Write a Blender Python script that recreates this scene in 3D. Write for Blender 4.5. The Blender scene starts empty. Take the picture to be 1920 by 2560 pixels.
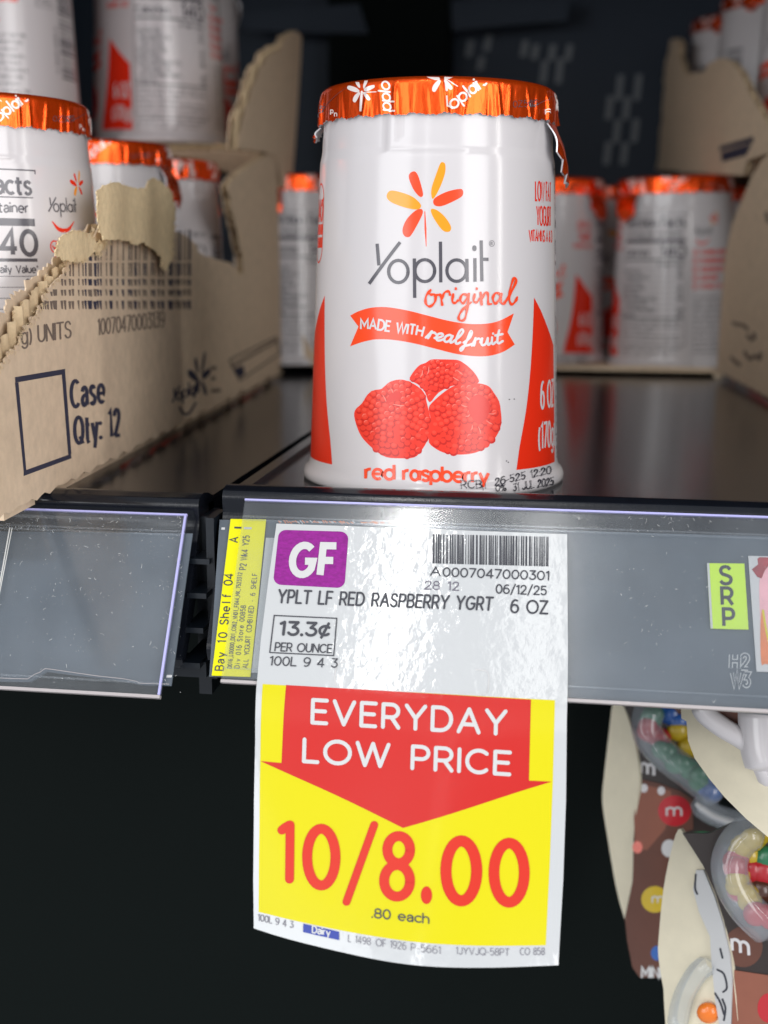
import bpy, math, random
import numpy as np
from mathutils import Vector, geometry
random.seed(7)
rng = np.random.RandomState(11)
SC = bpy.context.scene
K = 0.001                                   # everything below is written in millimetres
rad = math.radians

# ------------------------------------------------------------------ camera
FPX = 3060.0
PITCH, YAW, ROLL = rad(11.6), rad(8.3), rad(0.3)
CAM = np.array([30.5, -300.5, 52.5])
fwd = np.array([-math.sin(YAW)*math.cos(PITCH), math.cos(YAW)*math.cos(PITCH), -math.sin(PITCH)])
_r0 = np.array([math.cos(YAW), math.sin(YAW), 0.0]); _u0 = np.cross(_r0, fwd)
RT = _r0*math.cos(ROLL)+_u0*math.sin(ROLL); UP = _u0*math.cos(ROLL)-_r0*math.sin(ROLL)
cd = bpy.data.cameras.new("camera"); cam = bpy.data.objects.new("camera", cd); SC.collection.objects.link(cam)
from mathutils import Matrix
m = Matrix.Identity(4)
for i in range(3):
    m[i][0], m[i][1], m[i][2], m[i][3] = RT[i], UP[i], -fwd[i], CAM[i]*K
cam.matrix_world = m
cd.sensor_fit = 'VERTICAL'; cd.sensor_height = 36; cd.lens = FPX/2560*36
cd.clip_start = 0.01; cd.clip_end = 20
cd.dof.use_dof = True; cd.dof.focus_distance = 0.268; cd.dof.aperture_fstop = 13.5
SC.camera = cam

def world2px(p):
    d = p-CAM; w = d@fwd
    return np.stack([960+FPX*(d@RT)/w, 1280-FPX*(d@UP)/w], -1)

# ------------------------------------------------------------------ light
SC.view_settings.view_transform = 'Standard'; SC.view_settings.look = 'None'
SC.view_settings.exposure = -0.10; SC.view_settings.gamma = 1
SC.render.engine = 'CYCLES'
SC.cycles.use_denoising = True
SC.cycles.max_bounces = 8; SC.cycles.transparent_max_bounces = 16
SC.cycles.sample_clamp_indirect = 6
W = bpy.data.worlds.new("World"); SC.world = W; W.use_nodes = True
W.node_tree.nodes['Background'].inputs[0].default_value = (0.88, 0.93, 1.0, 1)
W.node_tree.nodes['Background'].inputs[1].default_value = 0.62

def area(name, loc, target, sx, sy, power, col=(1, 1, 1)):
    l = bpy.data.lights.new(name, 'AREA'); l.shape = 'RECTANGLE'; l.size = sx; l.size_y = sy
    l.energy = power; l.color = col
    o = bpy.data.objects.new(name, l); SC.collection.objects.link(o)
    o.location = loc
    o.rotation_euler = (Vector(target)-Vector(loc)).to_track_quat('-Z', 'Y').to_euler()
    return o
area('aisle_ceiling_light', (-0.40, -2.6, 1.45), (0, 0, 0.0), 2.0, 0.9, 8.5, (1, .985, .96))
area('case_light_strip', (0.326, -0.148, 0.08), (0, 0.0, 0.05), 0.012, 0.56, .50, (1, .97, .93))
area('side_fill_light', (1.75, -1.75, 0.38), (-0.08, 0.1, 0.03), 1.3, 1.4, 36, (1, .98, .97))  # added soft fill from the right, lifts faces turned that way
area('side_fill_light', (-1.3, -1.85, 0.38), (0, 0.1, 0.03), 1.3, 1.3, 22, (.98, .99, 1))  # added soft fill from the left, evens out the cup and right wall
area('aisle_light_tube', (-0.10, -1.5, 0.35), (0, 0, 0.05), 0.03, 0.9, 1.0, (1, 1, 1))
area('ceiling_tube', (0.01, -0.95, 1.10), (0.04, -0.05, 0), 0.06, 0.5, .55, (1, .99, .96))
area('ceiling_tube', (-0.18, -0.95, 1.05), (0, -0.05, 0), 0.03, 0.42, 1.9, (1, .99, .97))

# ------------------------------------------------------------------ materials
MATS = {}
def nd(nt, t, **kw):
    n = nt.nodes.new(t)
    for k, v in kw.items(): setattr(n, k, v)
    return n
def mat(name, col, rough=.5, metal=0, spec=.5, coat=0, coat_rough=.05, noise=0, nscale=200, bump=0, bscale=300, bstretch=None, alpha=None, trans=0, sss=0, stretch=None, ior=None):
    if name in MATS: return MATS[name]
    m = bpy.data.materials.new(name); m.use_nodes = True; nt = m.node_tree
    b = nt.nodes['Principled BSDF']; I = b.inputs
    I['Base Color'].default_value = (*col, 1); I['Roughness'].default_value = rough; I['Metallic'].default_value = metal
    I['Specular IOR Level'].default_value = spec; I['Coat Weight'].default_value = coat; I['Coat Roughness'].default_value = coat_rough
    I['Transmission Weight'].default_value = trans
    if ior: I['IOR'].default_value = ior
    if sss:
        I['Subsurface Weight'].default_value = sss; I['Subsurface Radius'].default_value = (1, .9, .8); I['Subsurface Scale'].default_value = .002
    tc = nd(nt, 'ShaderNodeTexCoord')
    def vec(st):
        if not st: return tc.outputs['Object']
        mp = nd(nt, 'ShaderNodeMapping'); mp.inputs['Scale'].default_value = st
        nt.links.new(tc.outputs['Object'], mp.inputs[0]); return mp.outputs[0]
    if noise:
        n = nd(nt, 'ShaderNodeTexNoise'); n.inputs['Scale'].default_value = nscale; n.inputs['Detail'].default_value = 6; n.inputs['Roughness'].default_value = .65
        nt.links.new(vec(stretch), n.inputs['Vector'])
        mr = nd(nt, 'ShaderNodeMapRange'); mr.inputs[1].default_value = .3; mr.inputs[2].default_value = .7
        mr.inputs[3].default_value = 1-noise; mr.inputs[4].default_value = 1+noise
        nt.links.new(n.outputs[0], mr.inputs[0])
        mx = nd(nt, 'ShaderNodeVectorMath', operation='SCALE'); mx.inputs[0].default_value = col
        nt.links.new(mr.outputs[0], mx.inputs['Scale']); nt.links.new(mx.outputs[0], I['Base Color'])
    if bump:
        n = nd(nt, 'ShaderNodeTexNoise'); n.inputs['Scale'].default_value = bscale; n.inputs['Detail'].default_value = 4
        nt.links.new(vec(bstretch), n.inputs['Vector'])
        bp = nd(nt, 'ShaderNodeBump'); bp.inputs['Strength'].default_value = 1; bp.inputs['Distance'].default_value = bump*K
        nt.links.new(n.outputs[0], bp.inputs['Height'])
        nt.links.new(bp.outputs[0], I['Normal']); nt.links.new(bp.outputs[0], I['Coat Normal'])
    MATS[name] = m
    return m

def clear_mat(name, tint, refl_rough, alpha_haze, bump=0, bscale=300, bstretch=None, haze_col=(.6, .65, .7)):
    """thin clear sheet: sees through, with fresnel gloss and a little milky haze"""
    m = bpy.data.materials.new(name); m.use_nodes = True; nt = m.node_tree; nt.nodes.clear()
    out = nd(nt, 'ShaderNodeOutputMaterial'); tr = nd(nt, 'ShaderNodeBsdfTransparent'); tr.inputs[0].default_value = (*tint, 1)
    gl = nd(nt, 'ShaderNodeBsdfGlossy'); gl.inputs['Roughness'].default_value = refl_rough; gl.inputs[0].default_value = (1, 1, 1, 1)
    df = nd(nt, 'ShaderNodeBsdfDiffuse'); df.inputs[0].default_value = (*haze_col, 1)
    m1 = nd(nt, 'ShaderNodeMixShader'); m1.inputs[0].default_value = alpha_haze
    n0 = nd(nt, 'ShaderNodeTexNoise'); n0.inputs['Scale'].default_value = 60; n0.inputs['Detail'].default_value = 5
    tc = nd(nt, 'ShaderNodeTexCoord'); nt.links.new(tc.outputs['Object'], n0.inputs['Vector'])
    mr = nd(nt, 'ShaderNodeMapRange'); mr.inputs[1].default_value = .3; mr.inputs[2].default_value = .7; mr.inputs[3].default_value = alpha_haze*.6; mr.inputs[4].default_value = alpha_haze*1.4
    nt.links.new(n0.outputs[0], mr.inputs[0]); nt.links.new(mr.outputs[0], m1.inputs[0])
    m2 = nd(nt, 'ShaderNodeMixShader'); lw_ = nd(nt, 'ShaderNodeLayerWeight'); lw_.inputs[0].default_value = .5
    pw = nd(nt, 'ShaderNodeMath', operation='POWER'); pw.inputs[1].default_value = 4.0; fr = nd(nt, 'ShaderNodeMath', operation='MULTIPLY_ADD'); fr.inputs[1].default_value = .45; fr.inputs[2].default_value = .045
    nt.links.new(lw_.outputs['Facing'], pw.inputs[0]); nt.links.new(pw.outputs[0], fr.inputs[0])
    nt.links.new(tr.outputs[0], m1.inputs[1]); nt.links.new(df.outputs[0], m1.inputs[2])
    nt.links.new(fr.outputs[0], m2.inputs[0]); nt.links.new(m1.outputs[0], m2.inputs[1]); nt.links.new(gl.outputs[0], m2.inputs[2])
    nt.links.new(m2.outputs[0], out.inputs[0])
    if bump:
        mp = nd(nt, 'ShaderNodeMapping'); mp.inputs['Scale'].default_value = bstretch or (1, 1, 1)
        n = nd(nt, 'ShaderNodeTexNoise'); n.inputs['Scale'].default_value = bscale; n.inputs['Detail'].default_value = 3
        nt.links.new(tc.outputs['Object'], mp.inputs[0]); nt.links.new(mp.outputs[0], n.inputs['Vector'])
        bp = nd(nt, 'ShaderNodeBump'); bp.inputs['Strength'].default_value = 1; bp.inputs['Distance'].default_value = bump*K
        nt.links.new(n.outputs[0], bp.inputs['Height']); nt.links.new(bp.outputs[0], gl.inputs['Normal'])
    MATS[name] = m
    return m

WHITE = mat('white_plastic', (.62, .59, .60), .17, spec=.5)
P_RED = mat('print_red', (.80, .030, .008), .19)
P_ORED = mat('print_orange_red', (.90, .065, .012), .19)
P_AMB = mat('print_amber', (.90, .33, .01), .19)
P_GREY = mat('print_grey', (.085, .08, .095), .19)
P_PALE = mat('print_pale', (.64, .62, .63), .19)
P_INK = mat('ink_black', (.03, .028, .04), .3)
B_DARK = mat('berry_deep', (.56, .012, .007), .26)
B_HOLL = mat('berry_hollow', (.70, .020, .010), .26)
B_BASE = mat('berry_red', (.80, .035, .016), .26)
B_LITE = mat('berry_light', (.84, .062, .034), .26)
B_HIGH = mat('berry_gleam', (.87, .22, .17), .26)
YELL_OLD = mat('print_olive', (.55, .5, .18), .3)
FOIL = mat('orange_foil', (.93, .085, .005), .24, metal=.74, bump=.16, bscale=420, bstretch=(1, 1, .35))
FOILW = mat('foil_white_print', (.82, .74, .71), .3, metal=.1)
FOILB = mat('foil_underside', (.72, .72, .74), .38, metal=.55, bump=.1, bscale=500)
CARD = mat('cardboard', (.70, .55, .395), .85, noise=.10, nscale=260, bump=.05, bscale=900, spec=.2)
CARD_IN = mat('cardboard_torn', (.78, .62, .38), .95, noise=.10, nscale=500, bump=.25, bscale=700, spec=.1)
CARD_FL = mat('cardboard_flute', (.60, .46, .29), .95, noise=.15, nscale=500, spec=.1)
C_INK = mat('carton_ink', (.045, .045, .075), .8, spec=.2)
C_INK2 = mat('carton_ink_faint', (.20, .155, .125), .85, spec=.2)
BLACKP = mat('black_shelf_plastic', (.007, .0085, .013), .17, spec=.35, noise=.2, nscale=90, bump=.02, bscale=900)
BLACKM = mat('black_painted_steel', (.006, .009, .014), .32, bump=.02, bscale=600)
VOID = mat('black_void', (.0015, .0038, .0034), .8, spec=.15)
BACKM = mat('back_panel_paint', (.015, .026, .045), .5, spec=.3)
SLOTM = mat('slot_grey', (.16, .18, .20), .5)
PAPER = mat('tag_paper', (.53, .545, .555), .42, coat=1.0, coat_rough=.05, bump=.062, bscale=420)
T_YEL = mat('tag_yellow', (.68, .61, .0), .45, spec=.2, coat=.1, coat_rough=.14, bump=.03, bscale=300)
T_RED = mat('tag_red', (.56, .012, .008), .42, spec=.3, coat=.15, coat_rough=.14, bump=.05, bscale=400)
T_WHI = mat('tag_white', (.58, .58, .58), .4)
T_BLK = mat('tag_black', (.035, .037, .05), .4)
T_GRY = mat('tag_grey', (.16, .15, .19), .4)
T_PUR = mat('tag_purple', (.26, .012, .24), .5, spec=.25, noise=.25, nscale=900, stretch=(1, .3, 2.2))
T_BLU = mat('tag_blue', (.010, .035, .32), .4)
L_YEL = mat('label_yellow', (.80, .76, .003), .5, spec=.2)
L_LIM = mat('label_lime', (.58, .83, .045), .45)
INSERT = mat('slate_insert', (.078, .098, .122), .34, noise=.2, nscale=45, bump=.03, bscale=700)
LILAC = mat('clear_edge_glow', (.46, .45, .80), .3)  # glow of light piped through the plastic, put into the colour
EDGEC = mat('clear_edge_pale', (.46, .42, .42), .25)
DUST = mat('dust_white', (.62, .62, .60), .8)
DUST2 = mat('dust_grey', (.30, .31, .32), .8)
PINK = mat('card_pink', (.80, .42, .46), .4, noise=.15, nscale=120)
ORNG = mat('card_orange', (.80, .22, .06), .4, noise=.2, nscale=100)
MAROON = mat('card_maroon', (.35, .02, .03), .4, noise=.4, nscale=200)
CLEAR = clear_mat('clear_holder_plastic', (.94, .95, .96), .13, .05, bump=.012, bscale=900, bstretch=(.03, 1, 1))
CLEARD = clear_mat('clear_dome_plastic', (.95, .96, .97), .1, .26)
S_BEI = mat('sleeve_board', (.78, .71, .54), .7, noise=.05, nscale=120)
S_BRN = mat('sleeve_brown', (.115, .038, .022), .42, noise=.12, nscale=60)
S_BRL = mat('sleeve_light_brown_sheen', (.26, .085, .05), .42, noise=.10, nscale=60)  # lighter sleeve board; also painted as sheen on one front panel
S_DRK = mat('sleeve_dark', (.028, .018, .016), .35, noise=.2, nscale=60)
CANDY = {k: mat('candy_'+k, c, .25, coat=.3) for k, c in dict(red=(.50, .02, .03), yellow=(.60, .42, .02), blue=(.03, .12, .42), green=(.03, .20, .09), brown=(.09, .03, .018), orange=(.85, .2, .02)).items()}

# ------------------------------------------------------------------ mesh helpers
def tag(o, label=None, cat=None, group=None, kind=None):
    if label: o['label'] = label
    if cat: o['category'] = cat
    if group: o['group'] = group
    if kind: o['kind'] = kind
    return o
def empty(name, loc, label=None, cat=None, group=None, kind=None):
    o = bpy.data.objects.new(name, None); SC.collection.objects.link(o)
    o.empty_display_size = .01
    o.location = Vector(loc)*K
    return tag(o, label, cat, group, kind)

def clipband(P, lo, hi, ax):
    """clip convex polygon to lo<=x<=hi along axis ax"""
    for sgn, lim in ((1, lo), (-1, -hi)):
        Q = []
        n = len(P)
        for i in range(n):
            a, b = P[i], P[(i+1) % n]
            da, db = sgn*a[ax]-lim, sgn*b[ax]-lim
            if da >= 0: Q.append(a)
            if (da >= 0) != (db >= 0):
                f = da/(da-db); Q.append((a[0]+(b[0]-a[0])*f, a[1]+(b[1]-a[1])*f))
        P = Q
        if len(P) < 3: return []
    return P
def slice_poly(P, step, ax):
    lo = min(p[ax] for p in P); hi = max(p[ax] for p in P)
    if hi-lo <= step: return [P]
    out = []
    k = math.floor(lo/step)
    while k*step < hi:
        q = clipband(P, k*step, (k+1)*step, ax)
        if len(q) >= 3: out.append(q)
        k += 1
    return out

class MB:
    def __init__(s): s.v = []; s.f = []; s.mi = []; s.sm = []; s.mats = []; s.n = {}
    def m(s, m):
        if m not in s.mats: s.mats.append(m)
        return s.mats.index(m)
    def face(s, pts, m, smooth=False):
        b = len(s.v); s.v.extend(tuple(map(float, p)) for p in pts); s.f.append(list(range(b, b+len(pts)))); s.mi.append(s.m(m)); s.sm.append(smooth)
    def grid(s, G, m, smooth=True, closed=False, flip=False, normals=None):
        """G: array nu x nv x 3"""
        nu, nv = G.shape[:2]; b = len(s.v)
        s.v.extend(map(tuple, G.reshape(-1, 3)))
        if normals is not None:
            for i, n in enumerate(normals.reshape(-1, 3)): s.n[b+i] = tuple(n)
        k = s.m(m)
        for i in range(nu if closed else nu-1):
            for j in range(nv-1):
                i2 = (i+1) % nu
                q = [b+i*nv+j, b+i2*nv+j, b+i2*nv+j+1, b+i*nv+j+1]
                if flip: q.reverse()
                s.f.append(q); s.mi.append(k); s.sm.append(smooth)
    def box(s, lo, hi, m):
        x0, y0, z0 = lo; x1, y1, z1 = hi
        c = [(x0, y0, z0), (x1, y0, z0), (x1, y1, z0), (x0, y1, z0), (x0, y0, z1), (x1, y0, z1), (x1, y1, z1), (x0, y1, z1)]
        for q in ((0, 3, 2, 1), (4, 5, 6, 7), (0, 1, 5, 4), (1, 2, 6, 5), (2, 3, 7, 6), (3, 0, 4, 7)): s.face([c[i] for i in q], m)
    def art(s, A, surf, px=True, step=(None, None), h=0.0, curved=False, hfun=None, smooth=False):
        """lay 2-D artwork onto a surface surf(s,t,h)->xyz"""
        if not A.p: return
        allp = np.array([p for (P, _, _) in A.p for p in P], float)
        if px: allp = inv(surf, allp)
        i = 0; out = []; 
        for (P, mt, hh) in A.p:
            n = len(P); Q = [tuple(q) for q in allp[i:i+n]]; i += n
            L = [Q]
            if step[0]: L = [r for q in L for r in slice_poly(q, step[0], 0)]
            if step[1]: L = [r for q in L for r in slice_poly(q, step[1], 1)]
            for q in L: out.append((q, mt, hh))
        S = np.array([p[0] for (q, _, _) in out for p in q]); T = np.array([p[1] for (q, _, _) in out for p in q])
        H = np.array([h+hh for (q, _, hh) in out for p in q])
        X = surf(S, T, H)
        if curved:
            e = .05; du = surf(S+e, T, H)-X; dv = surf(S, T+e, H)-X; N = np.cross(du, dv); N /= np.linalg.norm(N, axis=1)[:, None]
        b = len(s.v); s.v.extend(map(tuple, X))
        if curved:
            for k in range(len(X)): s.n[b+k] = tuple(N[k])
        # orientation check uses surface normal
        for (q, mt, hh) in out:
            n = len(q); idx = list(range(b, b+n))
            ar = sum(q[k][0]*q[(k+1) % n][1]-q[(k+1) % n][0]*q[k][1] for k in range(n))
            if ar < 0: idx.reverse()
            s.f.append(idx); s.mi.append(s.m(mt)); s.sm.append(curved or smooth); b += n
    def build(s, name, parent=None, origin=(0, 0, 0), weld=False):
        me = bpy.data.meshes.new(name)
        V = (np.array(s.v)-np.array(origin))*K
        me.from_pydata(V.tolist(), [], s.f)
        for m_ in s.mats: me.materials.append(m_)
        me.polygons.foreach_set('material_index', s.mi); me.polygons.foreach_set('use_smooth', s.sm)
        if s.n:
            me.update()
            N = [(0, 0, 0)]*len(s.v)
            for k, v in s.n.items(): N[k] = v
            me.normals_split_custom_set_from_vertices(N)
        me.update()
        o = bpy.data.objects.new(name, me); SC.collection.objects.link(o)
        if parent: o.parent = parent
        else: o.location = Vector(origin)*K
        return o

def inv(surf, px, guess=None, it=12):
    """photo pixels -> surface coordinates (where the ray meets the real surface)"""
    if hasattr(surf, 'exact'): return surf.exact(np.asarray(px, float))
    n = len(px); S = np.zeros(n); T = np.zeros(n)
    if guess is None: guess = getattr(surf, 'guess', (0., 0.))
    S += guess[0]; T += guess[1]; e = .05; lim = getattr(surf, 'lim', 25.)
    for _ in range(it):
        p0 = world2px(surf(S, T, 0*S)); ps = world2px(surf(S+e, T, 0*S)); pt = world2px(surf(S, T+e, 0*S))
        a = (ps-p0)/e; b = (pt-p0)/e; r = px-p0
        det = a[:, 0]*b[:, 1]-a[:, 1]*b[:, 0]
        det = np.where(abs(det) < 1e-3, 1e-3*np.sign(det+1e-12), det)
        ds = (r[:, 0]*b[:, 1]-r[:, 1]*b[:, 0])/det; dt = (a[:, 0]*r[:, 1]-a[:, 1]*r[:, 0])/det
        S += np.clip(ds, -lim, lim); T += np.clip(dt, -lim, lim)
    return np.stack([S, T], 1)

def plane(o, e1, e2, guess=(0, 0)):
    o, e1, e2 = (np.array(v, float) for v in (o, e1, e2)); e1 /= np.linalg.norm(e1); e2 = e2-e1*(e1@e2); e2 /= np.linalg.norm(e2); n = np.cross(e1, e2)
    def f(s, t, h): return o+np.multiply.outer(s, e1)+np.multiply.outer(t, e2)+np.multiply.outer(h, n)
    def fi(px):
        d = fwd+np.multiply.outer(px[:, 0]-960, RT)/FPX+np.multiply.outer(1280-px[:, 1], UP)/FPX
        k = ((o-CAM)@n)/(d@n); X = CAM+d*k[:, None]-o
        return np.stack([X@e1, X@e2], 1)
    f.exact = fi
    return f

# ------------------------------------------------------------------ artwork: shapes, strokes and a drawn alphabet
def catmull(P, n=6, closed=False):
    P = [np.array(p, float) for p in P]
    if closed: Q = [P[-1]]+P+[P[0], P[1]]
    else: Q = [2*P[0]-P[1]]+P+[2*P[-1]-P[-2]]
    out = []
    for i in range(1, len(Q)-2):
        for k in range(n):
            t = k/n; a, b, c, d = Q[i-1], Q[i], Q[i+1], Q[i+2]
            out.append(.5*((2*b)+(c-a)*t+(2*a-5*b+4*c-d)*t*t+(3*b-a-3*c+d)*t**3))
    if not closed: out.append(P[-1])
    return [tuple(p) for p in out]
def ell(cx, cy, rx, ry, a0=0, a1=360, n=None):
    n = n or max(6, int(abs(a1-a0)/15))
    return [(cx+rx*math.cos(rad(a0+(a1-a0)*k/n)), cy+ry*math.sin(rad(a0+(a1-a0)*k/n))) for k in range(n+1)]

GL = {
 'A': (.78, "0,0 .39,1 .78,0|.14,.33 .64,.33"), 'B': (.62, "0,.52 0,1 @.33,.76,.24,.24,90,-90 0,.52|0,.52 @.36,.26,.26,.26,90,-90 0,0 0,.53"),
 'C': (.76, "@.43,.5,.43,.5,48,312"), 'D': (.72, "0,.1 0,1 .28,1 @.3,.5,.42,.5,90,-90 0,0 0,.12"), 'E': (.54, ".54,1 0,1 0,0 .54,0|0,.52 .48,.52"),
 'F': (.52, ".52,1 0,1 0,0|0,.5 .46,.5"), 'G': (.82, "@.43,.5,.43,.5,48,325 .82,.46 .5,.46"), 'H': (.68, "0,0 0,1|.68,0 .68,1|0,.52 .68,.52"),
 'I': (.02, "0,0 0,1"), 'J': (.5, ".5,1 .5,.3 @.25,.27,.25,.27,0,-160"), 'K': (.64, "0,0 0,1|.62,1 0,.38|.24,.6 .66,0"), 'L': (.5, "0,1 0,0 .5,0"),
 'M': (.84, "0,0 0,1 .42,.35 .84,1 .84,0"), 'N': (.7, "0,0 0,1 .7,0 .7,1"), 'O': (.92, "@.46,.5,.46,.5,90,460"), 'P': (.58, "0,0 0,1 @.32,.72,.26,.28,90,-90 0,.44"),
 'Q': (.92, "@.46,.5,.46,.5,90,460|.55,.26 .88,-.04"), 'R': (.6, "0,0 0,1 @.32,.72,.26,.28,90,-90 0,.44|.32,.44 .6,0"),
 'S': (.58, "~.54,.83 .44,.96 .28,1 .1,.93 .03,.75 .12,.58 .3,.51 .5,.42 .58,.26 .5,.07 .3,0 .12,.04 .0,.17"), 'T': (.66, "0,1 .66,1|.33,1 .33,0"),
 'U': (.68, "0,1 0,.33 @.34,.33,.34,.33,180,360 .68,1"), 'V': (.76, "0,1 .38,0 .76,1"), 'W': (1.14, "0,1 .29,0 .57,1 .85,0 1.14,1"), 'X': (.68, "0,1 .68,0|0,0 .68,1"),
 'Y': (.72, "0,1 .36,.45 .72,1|.36,.45 .36,0"), 'Z': (.62, "0,1 .6,1 0,0 .62,0"),
 '0': (.62, "@.31,.5,.31,.5,90,460"), '1': (.24, "0,.86 .2,1 .2,0"), '2': (.58, "~.02,.76 .1,.93 .29,1 .48,.93 .54,.74 .45,.52 .2,.22 0,0|0,0 .58,0"),
 '3': (.56, ".04,1 .52,1 .25,.6 @.28,.3,.28,.3,88,-150"), '4': (.62, ".45,0 .45,1 0,.26 .62,.26"), '5': (.57, ".5,1 .08,1 .05,.54 @.28,.32,.29,.32,128,-145"),
 '6': (.6, "@.3,.31,.3,.31,0,370|~.5,.96 .34,1 .13,.86 .02,.55 0,.3"), '7': (.56, "0,1 .56,1 .18,0"), '8': (.6, "@.3,.75,.25,.25,90,460|@.3,.26,.3,.26,90,460"),
 '9': (.6, "@.3,.69,.3,.31,0,370|~.1,.04 .26,0 .47,.14 .58,.45 .6,.7"), '/': (.46, "0,-.12 .46,1.12"), '.': (.04, ".02,.02 .02,.03"), ',': (.08, ".06,.04 .0,-.14"),
 '-': (.3, "0,.4 .3,.4"), '_': (.55, "0,-.08 .55,-.08"), ':': (.04, ".02,.05 .02,.06|.02,.6 .02,.61"), '(': (.2, "@.4,.4,.4,.62,130,230"), ')': (.2, "@-.2,.4,.4,.62,50,-50"),
 '%': (.8, "@.17,.78,.17,.2,0,370|@.63,.22,.17,.2,0,370|.66,1 .14,0"), '*': (.2, ".1,1 .1,.7|0,.93 .2,.77|0,.77 .2,.93"), '&': (.66, "~.66,0 .2,.6 .14,.82 .3,.98 .46,.82 .36,.62 .08,.4 .03,.18 .25,0 .5,.12 .62,.42"),
 '\u00a2': (.56, "@.3,.42,.3,.36,45,315|.46,1.0 .14,-.14"), "'": (.04, ".02,1 .02,.8"), '<': (.3, ".3,.7 0,.4 .3,.1"),
 'a': (.5, "~.04,.53 .13,.66 .3,.69 .45,.6 .49,.44|.49,.5 .49,0|~.49,.41 .22,.38 .04,.28 .02,.14 .12,.01 .3,.02 .49,.18"), '@': (.58, "@.26,.34,.25,.33,0,370|.57,.70 .57,0"), 'b': (.6, "0,1.03 0,0|@.3,.34,.3,.34,0,370"), 'c': (.52, "@.32,.34,.32,.34,48,312"), 'd': (.6, "@.3,.34,.3,.34,0,370|.6,1.03 .6,0"),
 'e': (.62, ".02,.35 .61,.35 @.31,.34,.3,.34,0,310"), 'f': (.38, "@.32,.84,.19,.18,70,180 .13,0|0,.66 .34,.66"), 'g': (.6, "@.3,.34,.3,.34,0,370|.6,.68 .6,-.02 @.3,-.03,.3,.24,0,-150"),
 'h': (.54, "0,1.03 0,0|0,.38 @.27,.4,.27,.28,180,0 .54,0"), 'i': (.02, "0,.68 0,0|0,.93 0,.95"), 'j': (.1, ".1,.68 .1,-.2 0,-.26|.1,.93 .1,.95"), 'k': (.5, "0,1.03 0,0|.48,.68 0,.25|.18,.42 .52,0"),
 'l': (.02, "0,1.03 0,0"), 'm': (.9, "0,.68 0,0|0,.4 @.225,.43,.225,.25,180,0 .45,0|@.675,.43,.225,.25,180,0 .9,0"), 'n': (.54, "0,.68 0,0|0,.38 @.27,.4,.27,.28,180,0 .54,0"),
 'o': (.64, "@.32,.34,.32,.34,90,460"), 'p': (.6, "0,.68 0,-.3|@.3,.34,.3,.34,0,370"), 'q': (.6, "@.3,.34,.3,.34,0,370|.6,.68 .6,-.3"), 'r': (.34, "0,.68 0,0|0,.36 @.26,.4,.26,.27,180,75"),
 's': (.46, "~.44,.57 .34,.67 .2,.68 .06,.6 .06,.46 .22,.36 .4,.28 .45,.15 .34,.02 .18,0 .02,.1"), 't': (.42, ".16,.92 .16,.12 .24,.0 .4,.02|-.06,.64 .44,.64"),
 'u': (.54, "0,.68 0,.28 @.27,.28,.27,.28,180,360 .54,.68|.54,.4 .54,0"), 'v': (.54, "0,.68 .27,0 .54,.68"), 'w': (.84, "0,.68 .21,0 .42,.68 .63,0 .84,.68"), 'x': (.52, "0,.68 .52,0|0,0 .52,.68"),
 'y': (.56, "0,.68 .28,.02|.56,.68 .2,-.3"), 'z': (.48, "0,.68 .48,.68 0,0 .5,0"),
}
_gc = {}
def glyph(ch):
    if ch in _gc: return _gc[ch]
    w, d = GL[ch]; out = []
    for st in d.split('|'):
        sm = st.startswith('~'); st = st.lstrip('~'); P = []
        for tk in st.split():
            if tk[0] == '@': P += ell(*map(float, tk[1:].split(',')))
            else: P.append(tuple(map(float, tk.split(','))))
        if sm: P = catmull(P, 4)
        Q = [P[0]]
        for p in P[1:]:
            if abs(p[0]-Q[-1][0])+abs(p[1]-Q[-1][1]) > 1e-4: Q.append(p)
        out.append(Q)
    _gc[ch] = (w, out); return _gc[ch]

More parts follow.
